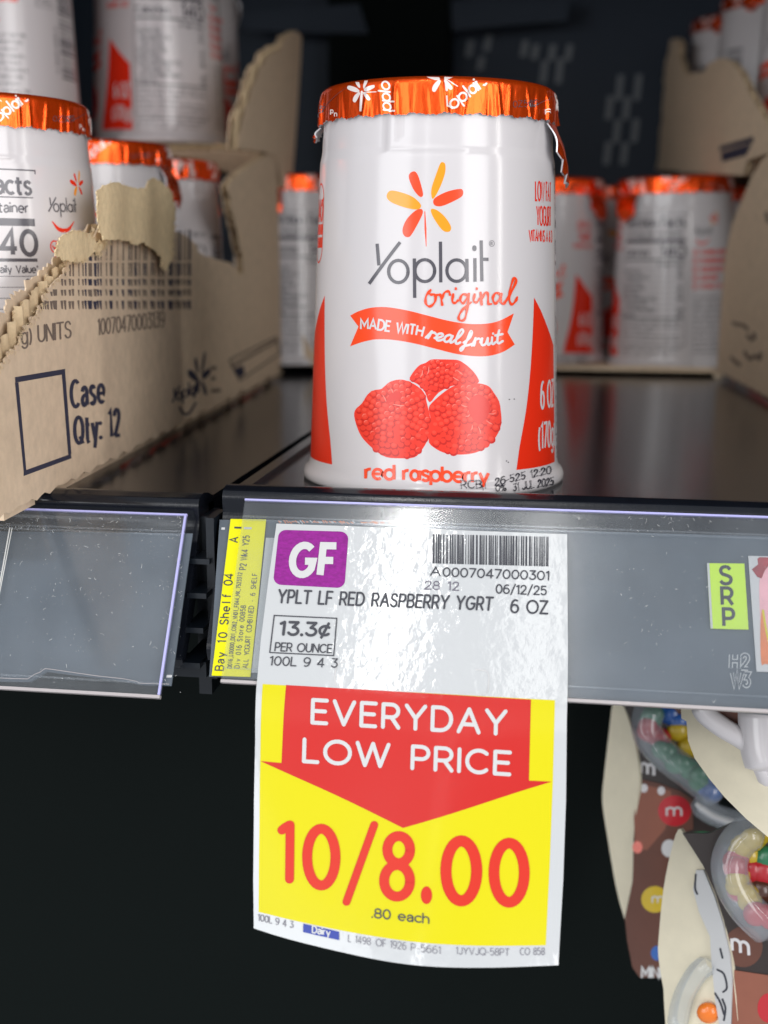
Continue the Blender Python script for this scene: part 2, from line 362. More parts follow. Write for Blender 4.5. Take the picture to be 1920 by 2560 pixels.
class Art:
    def __init__(s): s.p = []; s.k = 0
    def add(s, P, m, lv): s.p.append(([tuple(q) for q in P], m, .02+lv*.05))
    def poly(s, P, m, lv=0):
        P = [tuple(map(float, p[:2])) for p in P]
        if len(P) > 2 and P[0] == P[-1]: P = P[:-1]
        if len(P) <= 3: s.add(P, m, lv); return
        for t in geometry.tessellate_polygon([[Vector((p[0], p[1], 0)) for p in P]]): s.add([P[i] for i in t], m, lv)
    def rect(s, x0, y0, x1, y1, m, lv=0): s.add([(x0, y0), (x1, y0), (x1, y1), (x0, y1)], m, lv)
    def disc(s, cx, cy, rx, ry, m, lv=0, n=14): s.add(ell(cx, cy, rx, ry, 0, 360-360/n, n-1), m, lv)
    def stroke(s, P, w, m, lv=0, cap='round', taper=None):
        """w: width or list of widths; separate pieces at sharp corners when round"""
        P = [np.array(p, float) for p in P]
        s.k = (s.k+1) % 7; lv = lv+s.k*.05
        if len(P) < 2 or np.linalg.norm(P[-1]-P[0]) < 1e-6 and len(P) == 2:
            s.disc(P[0][0], P[0][1], w/2, w/2, m, lv); return
        n = len(P); ww = [w]*n if np.isscalar(w) else list(w)
        D = [(P[i+1]-P[i])/max(1e-9, np.linalg.norm(P[i+1]-P[i])) for i in range(n-1)]
        if cap == 'round':
            cut = [i for i in range(1, n-1) if D[i-1]@D[i] < .6]
            if cut:
                a = 0
                for c in cut+[n-1]:
                    s.stroke(P[a:c+1], ww[a:c+1], m, lv, cap); a = c
                return
        L = []; R = []
        for i in range(n):
            if i == 0: t = D[0]; k = 1
            elif i == n-1: t = D[-1]; k = 1
            else:
                t = D[i-1]+D[i]; l = np.linalg.norm(t)
                t = t/l if l > 1e-6 else D[i]; k = min(2.2, 1/max(.3, t@D[i]))
            nn = np.array([-t[1], t[0]])*ww[i]/2*k
            L.append(P[i]+nn); R.append(P[i]-nn)
        for i in range(n-1): s.add([L[i], R[i], R[i+1], L[i+1]], m, lv)
        if cap == 'round':
            for e, i in ((0, 0), (1, n-1)):
                d = -D[0] if e == 0 else D[-1]; a = math.atan2(d[1], d[0]); r = ww[i]/2
                if r > 0: s.add([(P[i][0]+r*math.cos(a+rad(x)), P[i][1]+r*math.sin(a+rad(x))) for x in range(-90, 91, 30)], m, lv+.01)
    def text(s, txt, x, y, size, m, w=.14, lv=0, ex=(1, 0), ey=None, sx=1.0, track=.2, cap='round', width=None, mono=None, slant=0, curve=None, xs=None, down=True):
        """size: cap height; ex/ey: writing and up directions (pixels have y down)"""
        ey = ey or ((0, -1) if down else (0, 1))
        tot = 0; L = []
        for ch in txt:
            if ch == ' ': gw = .36
            else: gw = glyph(ch)[0]
            if mono: L.append(tot+(mono-gw)/2); tot += mono
            else: L.append(tot); tot += gw+track
        tot -= (0 if mono else track)
        if width: sx = width/(tot*size)
        for ch, off in zip(txt, L):
            if ch == ' ': continue
            for st in glyph(ch)[1]:
                Q = []
                for (a, b) in st:
                    u = (off+a)*size*sx+slant*b*size; v = b*size
                    if curve: Q.append(curve(u, v))
                    else: Q.append((x+ex[0]*u+ey[0]*v, y+ex[1]*u+ey[1]*v))
                if len(st) == 2 and abs(st[0][0]-st[1][0])+abs(st[0][1]-st[1][1]) < .05: s.disc(Q[0][0], Q[0][1], w*size*.6, w*size*.6, m, lv, 10)
                else: s.stroke(Q, w*size, m, lv, cap)
        return tot*size*sx

# ------------------------------------------------------------------ yogurt cup
R0 = 29.0
_zp = [0, .4, 1.6, 2.6, 3.6, 5.0, 72, 75.0, 77.0, 80.5, 83, 89, 90.6, 91.2]
_rp = [31.4, 32.2, 32.3, 31.9, 31.0, 30.6, 27.95, 27.75, 27.3, 27.1, 26.9, 26.8, 26.0, 0]
CUPX, CUPY = -1.0, 0.0
def rz(z): return np.interp(z, _zp, _rp)
def cup_local(s, t, h):
    a = s/R0; r = rz(t)+h
    return np.stack([r*np.sin(a), -r*np.cos(a), t+0*r], -1)
def cup_main(s, t, h): return cup_local(s, t, h)+np.array([CUPX, CUPY, 0])
cup_main.guess = (0., 40.); cup_main.lim = 12.
LIDR = 27.55
_rr = np.random.RandomState(5)
_cr = sorted(_rr.uniform(0, 182, 84)); _ca = _rr.uniform(-.5, .9, 84); _cw = _rr.uniform(.28, .7, 84); _cs = _rr.uniform(-.25, .25, 84); _cl = _rr.uniform(.35, 1.0, 84)
def lid_bump(s, v):
    """crimps in the foil skirt; v 0 top .. 1 bottom"""
    s = np.mod(s, 2*math.pi*R0); b = 0*s
    for c, a, w, sl, ln in zip(_cr, _ca, _cw, _cs, _cl):
        d = s-(c+sl*(v-.5)*6); d = (d+91.1) % 182.2-91.1
        b = b+a*np.exp(-(d/w)**2)*np.clip(v/(1-ln*.75+.001)*1.0-.15, 0, 1)
    return .62*b
def lid_local(s, v, h):
    """v: 0 at the top centre rim, 1 at the lower edge of the skirt"""
    a = s/R0
    edge = .22*np.sin(s*.9)+.13*np.sin(s*2.3+1)+.10*np.sin(s*5.3)
    z = 91.3-7.8*v-edge*np.clip(v*2-1, 0, 1)
    rr = LIDR-1.1*np.clip(1-v/.16, 0, 1)**2+.25*v+lid_bump(s, v)*np.clip(v*5, 0, 1)+h
    return np.stack([rr*np.sin(a), -rr*np.cos(a), z], -1)
def lid_main(s, v, h): return lid_local(s, v, h)+np.array([CUPX, CUPY, 0])
lid_main.guess = (0., .5); lid_main.lim = 8.

def Z1(x, y): return (740+x/2.304, 160+y/2.304)
def Z2(x, y): return (740+x/2.304, 700+y/2.304)

def flower(A, f, cx, cy, sc, cols, lv=0):
    """six brush-stroke petals; f maps local px offsets"""
    for k, (P) in enumerate(FLOWER): A.poly(catmull([f(cx+sc*x, cy+sc*y) for x, y in P], 4, True), cols[k % len(cols)], lv)
FLOWER = [  # in units of zoomed pixels about the flower centre (752,800)
 [(30, -30), (28, -80), (50, -150), (78, -225), (95, -234), (108, -220), (106, -170), (80, -95), (45, -30)],
 [(-38, -35), (-72, -72), (-98, -130), (-100, -165), (-72, -182), (-50, -160), (-28, -90), (-20, -45)],
 [(-36, 5), (-35, 28), (-60, 38), (-120, 28), (-200, -2), (-230, -35), (-210, -70), (-150, -62), (-80, -35)],
 [(38, -2), (50, -30), (110, -62), (170, -78), (205, -78), (210, -48), (185, -25), (100, 15), (55, 18)],
 [(-30, 35), (-65, 45), (-115, 95), (-138, 150), (-132, 185), (-110, 198), (-88, 185), (-50, 120), (-22, 60)],
 [(28, 35), (60, 42), (105, 80), (140, 135), (132, 165), (95, 160), (55, 110), (28, 60)],
]
def yoplait_logo(A, f, mcol, w):
    g = lambda P: [f(x, y) for x, y in P]
    A.stroke(g([(468, 1035), (478, 1160)]), w, mcol, 1, 'butt')
    A.stroke(g([(600, 1026), (422, 1266)]), w, mcol, 1, 'butt')
    A.stroke(g(ell(590, 1195, 56, 64, 0, 375)), w, mcol, 1, 'butt')
    A.stroke(g([(682, 1120), (684, 1347)]), w, mcol, 1, 'butt'); A.stroke(g(ell(742, 1190, 57, 63, 0, 375)), w, mcol, 1, 'butt')
    A.stroke(g([(832, 1023), (834, 1258)]), w, mcol, 1, 'butt')
    A.stroke(g(ell(925, 1190, 56, 62, 0, 375)), w, mcol, 1, 'butt'); A.stroke(g([(984, 1122), (986, 1255)]), w, mcol, 1, 'butt')
    A.stroke(g([(1030, 1118), (1031, 1254)]), w, mcol, 1, 'butt'); A.stroke(g([(1027, 1056), (1027, 1066)]), w*1.3, mcol, 1)
    A.stroke(g([(1066, 1016), (1070, 1252)]), w, mcol, 1, 'butt'); A.stroke(g([(1069, 1125), (1108, 1125)]), w*1.05, mcol, 1, 'butt')

SCRIPT = {  # cursive forms, x-height .5, advance, strokes
 'r': (.36, ["0,.0 .08,.3 .12,.5 .16,.42 .26,.46 .34,.4", ".12,.5 .12,.2 .1,0"]),
 'e': (.40, ["0,.12 .2,.22 .32,.38 .24,.5 .1,.42 .06,.2 .14,.02 .26,.02 .4,.14"]),
 'a': (.46, [".32,.42 .2,.5 .06,.36 .04,.12 .14,0 .26,.1 .34,.46 .32,.16 .36,.0 .46,.1"]),
 'l': (.30, ["0,.12 .18,.5 .26,.86 .18,1 .1,.8 .08,.3 .12,.04 .2,0 .3,.12"]),
 'f': (.40, ["0,.14 .2,.5 .3,.86 .22,1 .14,.8 .1,.2 .06,-.3 .0,-.42 -.04,-.3 .04,-.12 .2,0 .4,.12"]),
 'u': (.50, ["0,.2 .06,.46 .06,.12 .14,0 .26,.1 .34,.46 .34,.12 .4,0 .5,.12"]),
 'i': (.22, [".04,.46 .04,.12 .1,0 .22,.12", ".08,.7 .08,.71"]),
 't': (.30, [".1,.86 .06,.3 .08,.06 .16,0 .3,.12", "-.04,.56 .24,.6"]),
}
def script_text(A, txt, curve, size, m, w, lv, adv=1.0):
    off = 0
    for ch in txt:
        if ch == ' ': off += .22; continue
        a, ss = SCRIPT[ch]
        for st in ss:
            P = [tuple(map(float, t.split(','))) for t in st.split()]
            P = catmull(P, 4) if len(P) > 2 else P
            A.stroke([curve((off+x*adv)*size+.18*y*size, y*size) for x, y in P], w*size, m, lv)
        off += a*adv

BERRIES = [
 ([(655, 575), (672, 535), (710, 492), (745, 478), (780, 458), (840, 457), (890, 458), (935, 462), (975, 485), (1015, 520), (1045, 560), (1052, 590), (1010, 600), (900, 610), (820, 650), (770, 705), (740, 640), (700, 600)], (850, 560), .8),
 ([(510, 612), (545, 585), (600, 573), (650, 585), (700, 612), (738, 650), (752, 700), (772, 790), (780, 880), (755, 930), (720, 985), (680, 1022), (600, 1027), (520, 1020), (460, 985), (400, 930), (365, 880), (338, 800), (340, 750), (380, 710), (412, 660), (450, 635), (490, 628)], (560, 830), 1.),
 ([(860, 640), (910, 610), (960, 600), (1010, 595), (1060, 596), (1110, 612), (1140, 650), (1170, 700), (1180, 760), (1183, 820), (1165, 880), (1130, 930), (1080, 975), (1010, 1000), (940, 1006), (870, 1000), (810, 975), (765, 935), (775, 880), (775, 800), (765, 735), (800, 690)], (980, 810), 1.),
]
def inside(p, P):
    c = False; x, y = p
    for i in range(len(P)):
        (x1, y1), (x2, y2) = P[i], P[i-1]
        if (y1 > y) != (y2 > y) and x < (x2-x1)*(y-y1)/(y2-y1)+x1: c = not c
    return c

def front_art():
    """artwork of the front of the cup, measured in the photograph; returned in surface coordinates"""
    A = Art(); f1 = Z1; f2 = Z2; q = 1/2.304
    flower(A, f1, 752, 800, 1.0, [P_AMB, P_ORED, P_AMB, P_ORED, P_ORED, P_AMB])
    A.stroke([f1(742, 850), f1(746, 950), f1(750, 1050)], [5*q, 12*q, 3*q], P_ORED)
    yoplait_logo(A, f1, P_GREY, 18.5*q)
    A.stroke([f1(*p) for p in ell(1127, 1034, 15, 17, 0, 370)], 2.2*q, P_GREY, 1)
    A.text('R', *f1(1121, 1043), 17*q, P_GREY, .14, 1, sx=.9)
    # handwritten 'original'
    for st in ([(775, 58), (750, 92), (748, 135), (772, 152), (800, 125), (802, 85), (778, 84), (768, 78)], [(800, 92), (822, 84), (832, 90), (842, 142)], [(838, 110), (856, 72), (880, 66), (886, 84)],
               [(905, 82), (900, 122), (916, 132), (932, 118)], [(988, 88), (960, 82), (945, 112), (962, 134), (984, 104), (996, 82), (986, 160), (972, 222), (948, 234), (936, 214), (958, 172), (1008, 128)],
               [(1028, 82), (1022, 120), (1040, 128), (1056, 108)], [(1062, 72), (1068, 140)], [(1066, 112), (1090, 72), (1104, 84), (1106, 134), (1124, 138)],
               [(1178, 84), (1150, 74), (1132, 104), (1146, 136), (1172, 106), (1182, 78), (1176, 120), (1192, 138), (1212, 112)],
               [(1210, 118), (1240, 66), (1266, 4), (1252, -10), (1234, 44), (1226, 108), (1240, 140), (1262, 122), (1272, 98)]):
        P = catmull([f2(*p) for p in st], 5) if len(st) > 2 else [f2(*p) for p in st]
        A.stroke(P, [q*(13+3.5*math.sin(k*.9)) for k in range(len(P))], P_ORED, 3)
    A.disc(*f2(920, 50), 7*q, 9*q, P_ORED, 3); A.disc(*f2(1040, 50), 7*q, 9*q, P_ORED, 3)
    # banner
    top = catmull([(312, 205), (360, 180), (430, 160), (520, 156), (640, 175), (760, 205), (880, 235), (990, 252), (1090, 252), (1170, 235), (1255, 192)], 4)
    bot = catmull([(312, 382), (380, 358), (460, 342), (560, 345), (680, 365), (800, 395), (920, 425), (1020, 438), (1110, 437), (1190, 415), (1260, 372)], 4)
    A.poly([f2(*p) for p in top+[(1218, 300)]+bot[::-1]+[(360, 268)]], P_ORED, 0)
    mid = lambda x: np.interp(x, [372, 450, 560, 700, 800, 900, 1000, 1100, 1180], [282, 282, 298, 318, 345, 362, 378, 374, 362])
    def cv(x0):
        def c(u, v):
            x = x0+u/q; y = mid(x)-v/q*1.0
            return f2(x+(mid(x+20)-mid(x-20))/40*v/q, y)
        return c
    A.text('MADE WITH', 0, 0, 56*q, P_PALE, .2, 2, curve=cv(376), width=348*q, cap='butt')
    script_text(A, 'real fruit', cv(748), 84*q, P_PALE, .16, 2, adv=1.52)
    # berries
    br = random.Random(3)
    for P, c, sc in BERRIES:
        A.poly([f2(*p) for p in catmull(P, 3, True)], B_BASE, 0)
        cells = []
        for ring in range(0, 16):
            r = ring*33*sc
            nn = max(1, int(2*math.pi*r/(37*sc)))
            for k in range(nn):
                a = 2*math.pi*(k+.5*(ring % 2))/nn
                p = (c[0]+r*math.cos(a)*1.0+br.uniform(-4, 4), c[1]-60*sc+r*math.sin(a)*.95+br.uniform(-4, 4))
                if inside(p, P) and all(inside((p[0]+14*math.cos(t), p[1]+14*math.sin(t)), P) for t in (0, 1.57, 3.14, 4.7)): cells.append(p)
        for (x, y) in cells:
            r = 21*sc*br.uniform(.85, 1.15); up_ = (c[1]+40-y)/260
            A.disc(*f2(x+2, y+4), r*1.05*q, r*q, B_DARK if br.random() < .85 else B_BASE, .35, 12)
            A.disc(*f2(x-1, y-2), r*.86*q, r*.78*q, B_BASE, .6, 12)
            if br.random() < .5+up_: A.disc(*f2(x-2, y-5), r*.6*q, r*.48*q, B_LITE, .85, 10)
            if br.random() < .12+.5*max(0, up_):
                A.stroke(catmull([f2(x-r*.62, y-r*.05), f2(x-r*.3, y-r*.62), f2(x+r*.4, y-r*.66)], 3), [.8*q, 2.2*q, 3.4*q, 4*q, 3.2*q, 2*q, .8*q], B_HIGH, 1.0)
    # hollow crowns
    A.poly([f2(*p) for p in catmull([(1000, 690), (1045, 660), (1095, 680), (1118, 730), (1100, 790), (1050, 830), (1012, 790), (990, 740)], 4, True)], B_HOLL, 1.5)
    A.poly([f2(*p) for p in catmull([(535, 665), (575, 640), (610, 655), (600, 690), (560, 700), (520, 712)], 4, True)], B_HOLL, 1.5)
    for p0, p1 in (((1000, 690), (975, 668)), ((985, 730), (950, 718)), ((1000, 775), (975, 785)), ((1110, 770), (1150, 765)), ((1095, 810), (1130, 830)), ((1050, 845), (1062, 885)), ((1015, 835), (1005, 865)), ((560, 715), (625, 722)), ((520, 700), (500, 660)), ((560, 650), (545, 620)), ((730, 520), (715, 560)), ((765, 500), (755, 545)), ((930, 520), (960, 545)), ((905, 560), (940, 580))):
        A.stroke([f2(*p0), f2(*((np.array(p0)+p1)/2+4)), f2(*p1)], [3*q, 7*q, 2*q], B_HIGH, 1.8)
    A.text('red r@spberry', *f2(402, 1143), 82*q, P_ORED, .215, 1, ex=(1, .035), ey=(0, -1), width=706*q, cap='butt', track=.12)
    # ink-jet date, dotted
    jet = Art()
    jet.text('RCB1', *f2(950, 1198), 44*q, P_INK, .13, ex=(1, -.01), width=140*q)
    jet.text('26-525 12:20', *f2(1145, 1182), 40*q, P_INK, .13, ex=(1, -.22), width=320*q)
    jet.text('1', *f2(1070, 1208), 22*q, P_INK, .2); jet.text('0%', *f2(1150, 1215), 34*q, P_INK, .13, ex=(1, -.05), width=56*q)
    jet.text('31 JUL 2025', *f2(1250, 1215), 42*q, P_INK, .12, ex=(1, -.16), width=230*q)
    for P, m_, h_ in jet.p:
        c = np.mean(P, 0); d = max(abs(P[0][0]-P[2][0])+abs(P[0][1]-P[2][1]), 1)
        for k in np.arange(0, 1.01, 2.1/max(d, 2.1)):
            x = P[0][0]*(1-k)+P[2][0]*k; y = P[0][1]*(1-k)+P[2][1]*k
            A.disc(x, y, .95, .8, P_INK, 4, 6)
    for x, y in ((1228, 688), (1256, 686), (1212, 1042), (1222, 1050)): A.disc(*f2(x, y), 2, 1.4, P_INK, 1, 6)
    L = np.array([p for (P, _, _) in A.p for p in P]); S = inv(cup_main, L); i = 0
    for k, (P, m_, h_) in enumerate(A.p):
        n = len(P); A.p[k] = ([tuple(x) for x in S[i:i+n]], m_, h_); i += n
    return A

def wrap_art():
    """the rest of the printed wrap, in millimetres on the unrolled cup"""
    A = Art(); T = lambda *a, **k: A.text(*a, down=False, **k)
    for sg in (1, -1):
        edge = [(22.6, 5.6), (23.6, 11), (25.6, 19), (27.0, 27), (28.0, 36), (28.6, 44.5)]
        far = [(31.5, 41.5), (35, 37.5), (39.5, 33), (39.8, 20), (40.2, 5.2)]
        A.poly([(sg*x, y) for x, y in catmull(edge, 4)+far], P_RED, 0)
    T('6 OZ', 31.3, 19.0, 6.0, P_PALE, w=.12, lv=1, width=7.6, cap='butt'); T('(170g)', 30.3, 9.6, 5.8, P_PALE, w=.115, lv=1, width=9.4, cap='butt')
    T('LOW FAT', 29.3, 66.0, 4.1, P_RED, w=.115, width=8.6, cap='butt'); T('YOGURT', 29.8, 60.6, 4.1, P_RED, w=.115, width=8.0, cap='butt'); T('VITAMINS A & D', 26.8, 57.0, 2.4, P_RED, w=.15, width=12, cap='butt')
    A.stroke([(-33, 65), (-31.4, 67)]+ell(-34.6, 66.5, 3.2, 3.5, 0, 180)+[(-37.8, 56)]+ell(-34.6, 55.5, 3.2, 3.5, 180, 360)+[(-31.4, 67)], .45, P_RED)
    T('140', -37.2, 61.6, 4.6, P_RED, w=.16, width=5.2); A.rect(-37.6, 58.4, -31.6, 60.8, P_RED); A.rect(-37.6, 55.4, -31.6, 57.8, P_RED)
    # nutrition facts
    x0, x1 = 41.5, 76
    A.stroke([(x0, 6), (x0, 68), (x1, 68), (x1, 6), (x0, 6)], .35, P_GREY, 0, 'butt')
    T('Nutrition Facts', x0+1, 62.4, 4.2, P_GREY, w=.19, width=32, cap='butt'); A.rect(x0+1, 61.4, x1-1, 61.7, P_GREY)
    T('1 serving per container', x0+1, 58, 2.3, P_GREY, w=.17, width=31, cap='butt'); A.rect(x0+1, 54.8, x1-1, 56.6, P_GREY)
    T('Calories', x0+1, 48.8, 3.0, P_GREY, w=.19, width=15, cap='butt'); T('140', x1-12.5, 48.0, 5.6, P_GREY, w=.2, width=11.5, cap='butt'); A.rect(x0+1, 46.3, x1-1, 47.1, P_GREY)
    T('% Daily Value*', x1-14, 43.7, 1.7, P_GREY, w=.18, width=13, cap='butt')
    y = 40.6
    for n, (a, p) in enumerate((('Total Fat 1.5g', '2%'), ('Saturated Fat 1g', '5%'), ('Trans Fat 0g', ''), ('Cholesterol 5mg', '2%'), ('Sodium 85mg', '4%'), ('Total Carbohydrate 27g', '10%'), ('Total Sugars 19g', ''), ('Incl. 13g Added Sugars', '26%'), ('Protein 5g', '10%'))):
        A.rect(x0+1, y+2.15, x1-1, y+2.3, P_GREY); T(a, x0+1.2+(1.5 if n in (1, 2, 6, 7) else 0), y, 1.55, P_GREY, w=.18, sx=.8, cap='butt')
        if p: T(p, x1-4.2, y, 1.55, P_GREY, w=.18, sx=.8, cap='butt')
        y -= 2.62
    A.rect(x0+1, y+1.6, x1-1, y+2.3, P_GREY)
    for r in range(5):
        T(('Vitamin D 2mcg 10%  Calcium 200mg 15%', 'Iron 0mg 0%  Potassium 240mg 6%', 'Vitamin A 135mcg 15%', 'The daily value tells you how much a', 'nutrient contributes to a daily diet')[r], x0+1.2, y-.6-r*2.1, 1.2, P_GREY, w=.17, width=31 if r != 2 else 18, cap='butt')
    # small logo, check marks, ingredients
    q = .0147
    f = lambda x, y: (79+(x-420)*q, 58.5-(y-1260)*q)
    yoplait_logo(A, f, P_GREY, .33)
    flower(A, lambda x, y: (90.5+x*q, 65.5-y*q), 0, 0, 1, [P_AMB, P_RED, P_RED, P_RED])
    A.stroke(catmull([(80, 56), (82, 54.2), (85, 54.2), (87.5, 56.2)], 4), [.3, .5, .7, .9, 1, 1, 1, 1, .9, .8, .6, .4, .3], P_RED)
    for k, t in enumerate(('NO ARTIFICIAL SWEETENERS', 'NO COLORS FROM ARTIFICIAL SOURCES', 'NO HIGH FRUCTOSE CORN SYRUP', 'GLUTEN FREE', 'VITAMINS A & D')):
        yy = 49-k*4.0
        A.stroke(ell(80.2, yy+1, 1.25, 1.4, 60, 380), .35, P_RED); A.stroke([(79.5, yy+1.2), (80.1, yy+.4), (81.2, yy+2.4)], .35, P_RED, 1)
        T(t, 83, yy, 1.9, P_RED, w=.22, width=[18, 22, 21, 10, 13][k], cap='butt')
    for k, t in enumerate(('Cultured Grade A Low Fat Milk,', 'Sugar, Water, Modified Food', 'Starch, Contains 1% or less of', 'Corn Starch, Kosher Gelatin,', 'Natural Flavor, Pectin, Citric', 'Acid, Vitamin A Acetate,', 'Vitamin D3. Contains milk.', 'Keep refrigerated')):
        T(t, 79.5, 28-k*2.6, 1.35, P_GREY, w=.16, width=27-(k*7 % 5), cap='butt')
    A.p = [(([(a, b+5.5) for a, b in P] if min(a for a, b in P) > 41.3 else P), m_, h_) for P, m_, h_ in A.p]
    for k in range(3):
        T(('Not a significant source of other nutrients', 'Keep refrigerated', 'Contains milk')[k], 42.4, 9.6-k*1.9, 1.2, P_GREY, w=.17, width=32-k*3, cap='butt')
        T(('Cultured Grade A Low Fat Milk', 'Vitamin A Acetate, Vitamin D3', 'Contains milk ingredients')[k], 79.5, 12.5-k*2.5, 1.3, P_GREY, w=.16, width=27-k*3, cap='butt')
    # recycling mark and bar code (s = -72 .. -46)
    A.stroke([(-71, 46), (-71, 84), (-63, 84), (-63, 46), (-71, 46)], .25, P_GREY, 0, 'butt')
    for k in range(3):
        a = 90+k*120; A.stroke(ell(-67, 55.5, 2.5, 2.8, a+15, a+95), .9, P_GREY, 1, 'butt')
    T('RECYCLE', -70.4, 61.6, 1.3, P_GREY, w=.2, width=6.8, cap='butt'); T('IF CLEAN', -70.4, 47.4, 1.2, P_GREY, w=.2, width=6.6, cap='butt')
    b = random.Random(9); y = 20.0
    while y < 62:
        w = b.choice((.35, .35, .7, 1.0)); A.rect(-60, y, -48, y+w, P_GREY); y += w+b.choice((.4, .4, .8, 1.1))
    T('0 70470 00301 2', -61.5, 22, 1.6, P_GREY, w=.16, ex=(0, 1), ey=(-1, 0))
    return A

def make_cup():
    body = MB()
    nu = 120
    s = np.arange(nu)/nu*2*math.pi*R0
    zs = np.array([0, .4, 1.0, 1.6, 2.1, 2.6, 3.1, 3.6, 4.3, 5.0]+list(np.linspace(12, 72, 12))+[74.2, 75.0, 75.5, 76.0, 76.6, 77.4, 79, 81, 83, 86, 89])
    S, T = np.meshgrid(s, zs, indexing='ij')
    def surf(S, T):
        X = cup_local(S, T, 0*S)
        # stacking lugs: the neck is full width here and there, with a pressed pocket facing front
        ang = (S/R0) % (2*math.pi)
        for c in (.02, 2.1, 4.2):
            d = np.abs((ang-c+math.pi) % (2*math.pi)-math.pi)
            k = np.clip((.34-d)/.03, 0, 1)*np.clip((T-75.5)/.6, 0, 1)
            pocket = np.clip((.235-d)/.03, 0, 1)*np.clip((T-78.0)/.5, 0, 1)
            X[..., 0] += np.sin(S/R0)*(k*.32-pocket*.45*k); X[..., 1] -= np.cos(S/R0)*(k*.32-pocket*.45*k)
        return X
    X = surf(S, T)
    e = .08; N = np.cross(surf(S+e, T)-surf(S-e, T), surf(S, T+e*3)-surf(S, T-e*3)); N /= np.linalg.norm(N, axis=2)[..., None]
    body.grid(X, WHITE, closed=True, normals=N)
    body.face([tuple(cup_local(np.array(a), np.array(0.), np.array(0.))) for a in s[::-1]], WHITE)
    base = len(body.v)-nu
    for k in range(nu): body.n[base+k] = (0, 0, -1)
    A1 = front_art(); body.art(A1, cup_local, px=False, step=(1.3, None), curved=True)
    body.art(wrap_art(), cup_local, px=False, step=(1.6, None), curved=True)
    lid = MB()
    nu = 520; s = np.arange(nu)/nu*2*math.pi*R0
    v = np.array([0, .02, .05, .09, .14, .2, .28, .36, .45, .55, .65, .75, .83, .9, .95, 1.0])
    S, V = np.meshgrid(s, v, indexing='ij'); X = lid_local(S, V, 0*S)
    lid.grid(X, FOIL, closed=True, flip=True)
    rim = lid_local(s, 0*s, 0*s); ctr = np.array([[0, 0, 91.0]])
    inner = rim*np.array([.93, .93, 1])+np.array([0, 0, .05]); mid = rim*np.array([.4, .4, 1])-np.array([0, 0, .5])
    lid.grid(np.stack([rim, inner, mid, np.repeat(ctr, nu, 0)], 1), FOIL, closed=True)
    # turned-in lower edge
    lo = lid_local(s, 0*s+1, 0*s); li = lo*np.array([.972, .972, 1]); li[:, 2] += .5
    lid.grid(np.stack([lo, li], 1), FOILB, closed=True)
    A = Art(); q = 1/2.304; f1 = Z1
    flower(A, lambda x, y: f1(378+x, 150+y), 0, 0, .36, [FOILW])
    A.stroke([f1(378, 165), f1(462, 160)], 5*q, FOILW); A.stroke([f1(380, 160), f1(372, 268)], 12*q, FOILW)
    # 'yoplait' running up across the skirt, twice
    def run(x0, y0, ex, ey, t, size, w=.15):
        A.text(t, x0, y0, size, FOILW, w, 1, ex=ex, ey=ey, track=.16)
    run(*f1(548, 268), (-.06, -1), (-.9, -.1), 'pplo', 70*q, .15)
    flower(A, lambda x, y: f1(842+x, 78+y), 0, 0, .42, [FOILW])
    A.stroke([f1(870, 90), f1(930, 128)], 6*q, FOILW); A.stroke([f1(860, 80), f1(868, 150)], 14*q, FOILW)
    run(*f1(905, 262), (.80, -.62), (-.5, -.72), 'opl@it', 78*q, .15)
    A.stroke([f1(868, 185), f1(872, 240), f1(900, 255)], 10*q, FOILW, 1)
    A.text('0Z565', *f1(1250, 250), 36*q, P_GREY, .08, 1, ex=(1, -.06), width=140*q)
    A.text('p', *f1(200, 282), 26*q, FOILW, .2); A.text('n', *f1(222, 300), 26*q, FOILW, .2)
    L = np.array([p for (P, _, _) in A.p for p in P]); L = inv(lid_main, L); i = 0; keep = []
    for k, (P, m_, h_) in enumerate(A.p):
        n = len(P); Q = L[i:i+n]; i += n
        if np.isfinite(Q).all() and Q[:, 1].max() < 1.0 and Q[:, 1].min() > .02: keep.append(([tuple(x) for x in Q], m_, h_))
    A.p = keep
    for off in (0, 61, 121):      # the print repeats round the lid
        B = Art(); B.p = [([(a+off, b) for a, b in P], m_, h_+.03) for P, m_, h_ in A.p]
        lid.art(B, lid_local, px=False, step=(.35, .1), smooth=False)
    # pull tab of the foil, bent down on the right
    for (a0, da, ln, mt_out) in ((84, 15, 13.5, FOIL), (-88, 7, 3.0, FOIL)):
        G = []; nn = 14; nv = 10
        for i in range(nn):
            a = rad(a0+da*(i/(nn-1)-.5)*2); row = []
            L_ = ln*(1-.55*abs(i/(nn-1)-.6)**1.5*2)*(1+.08*math.sin(i*2.3))
            for j in range(nv):
                t = j/(nv-1); out = LIDR+.3+3.0*math.sin(t*1.6)*(ln/13.5)**.5+.45*math.sin(i*1.9+t*5)*t
                row.append((out*math.sin(a), -out*math.cos(a), 83.2-L_*t*.97+.3*math.sin(i*1.3)*t))
            G.append(row)
        G = np.array(G); lid.grid(G, mt_out)
        G2 = G*np.array([.988, .988, 1]); G2[..., 2] -= .05; lid.grid(G2, FOILB, flip=True)
        lid.face([*G[:, -1]][::1]+[*G2[:, -1]][::-1], FOILB)
        for e_ in (0, -1):
            for j in range(nv-1): lid.face([G[e_, j], G[e_, j+1], G2[e_, j+1], G2[e_, j]], FOILB)
    root = empty('yogurt_cup', (0, 0, 0))
    body.build('cup_body', root); lid.build('foil_lid', root)
    return root

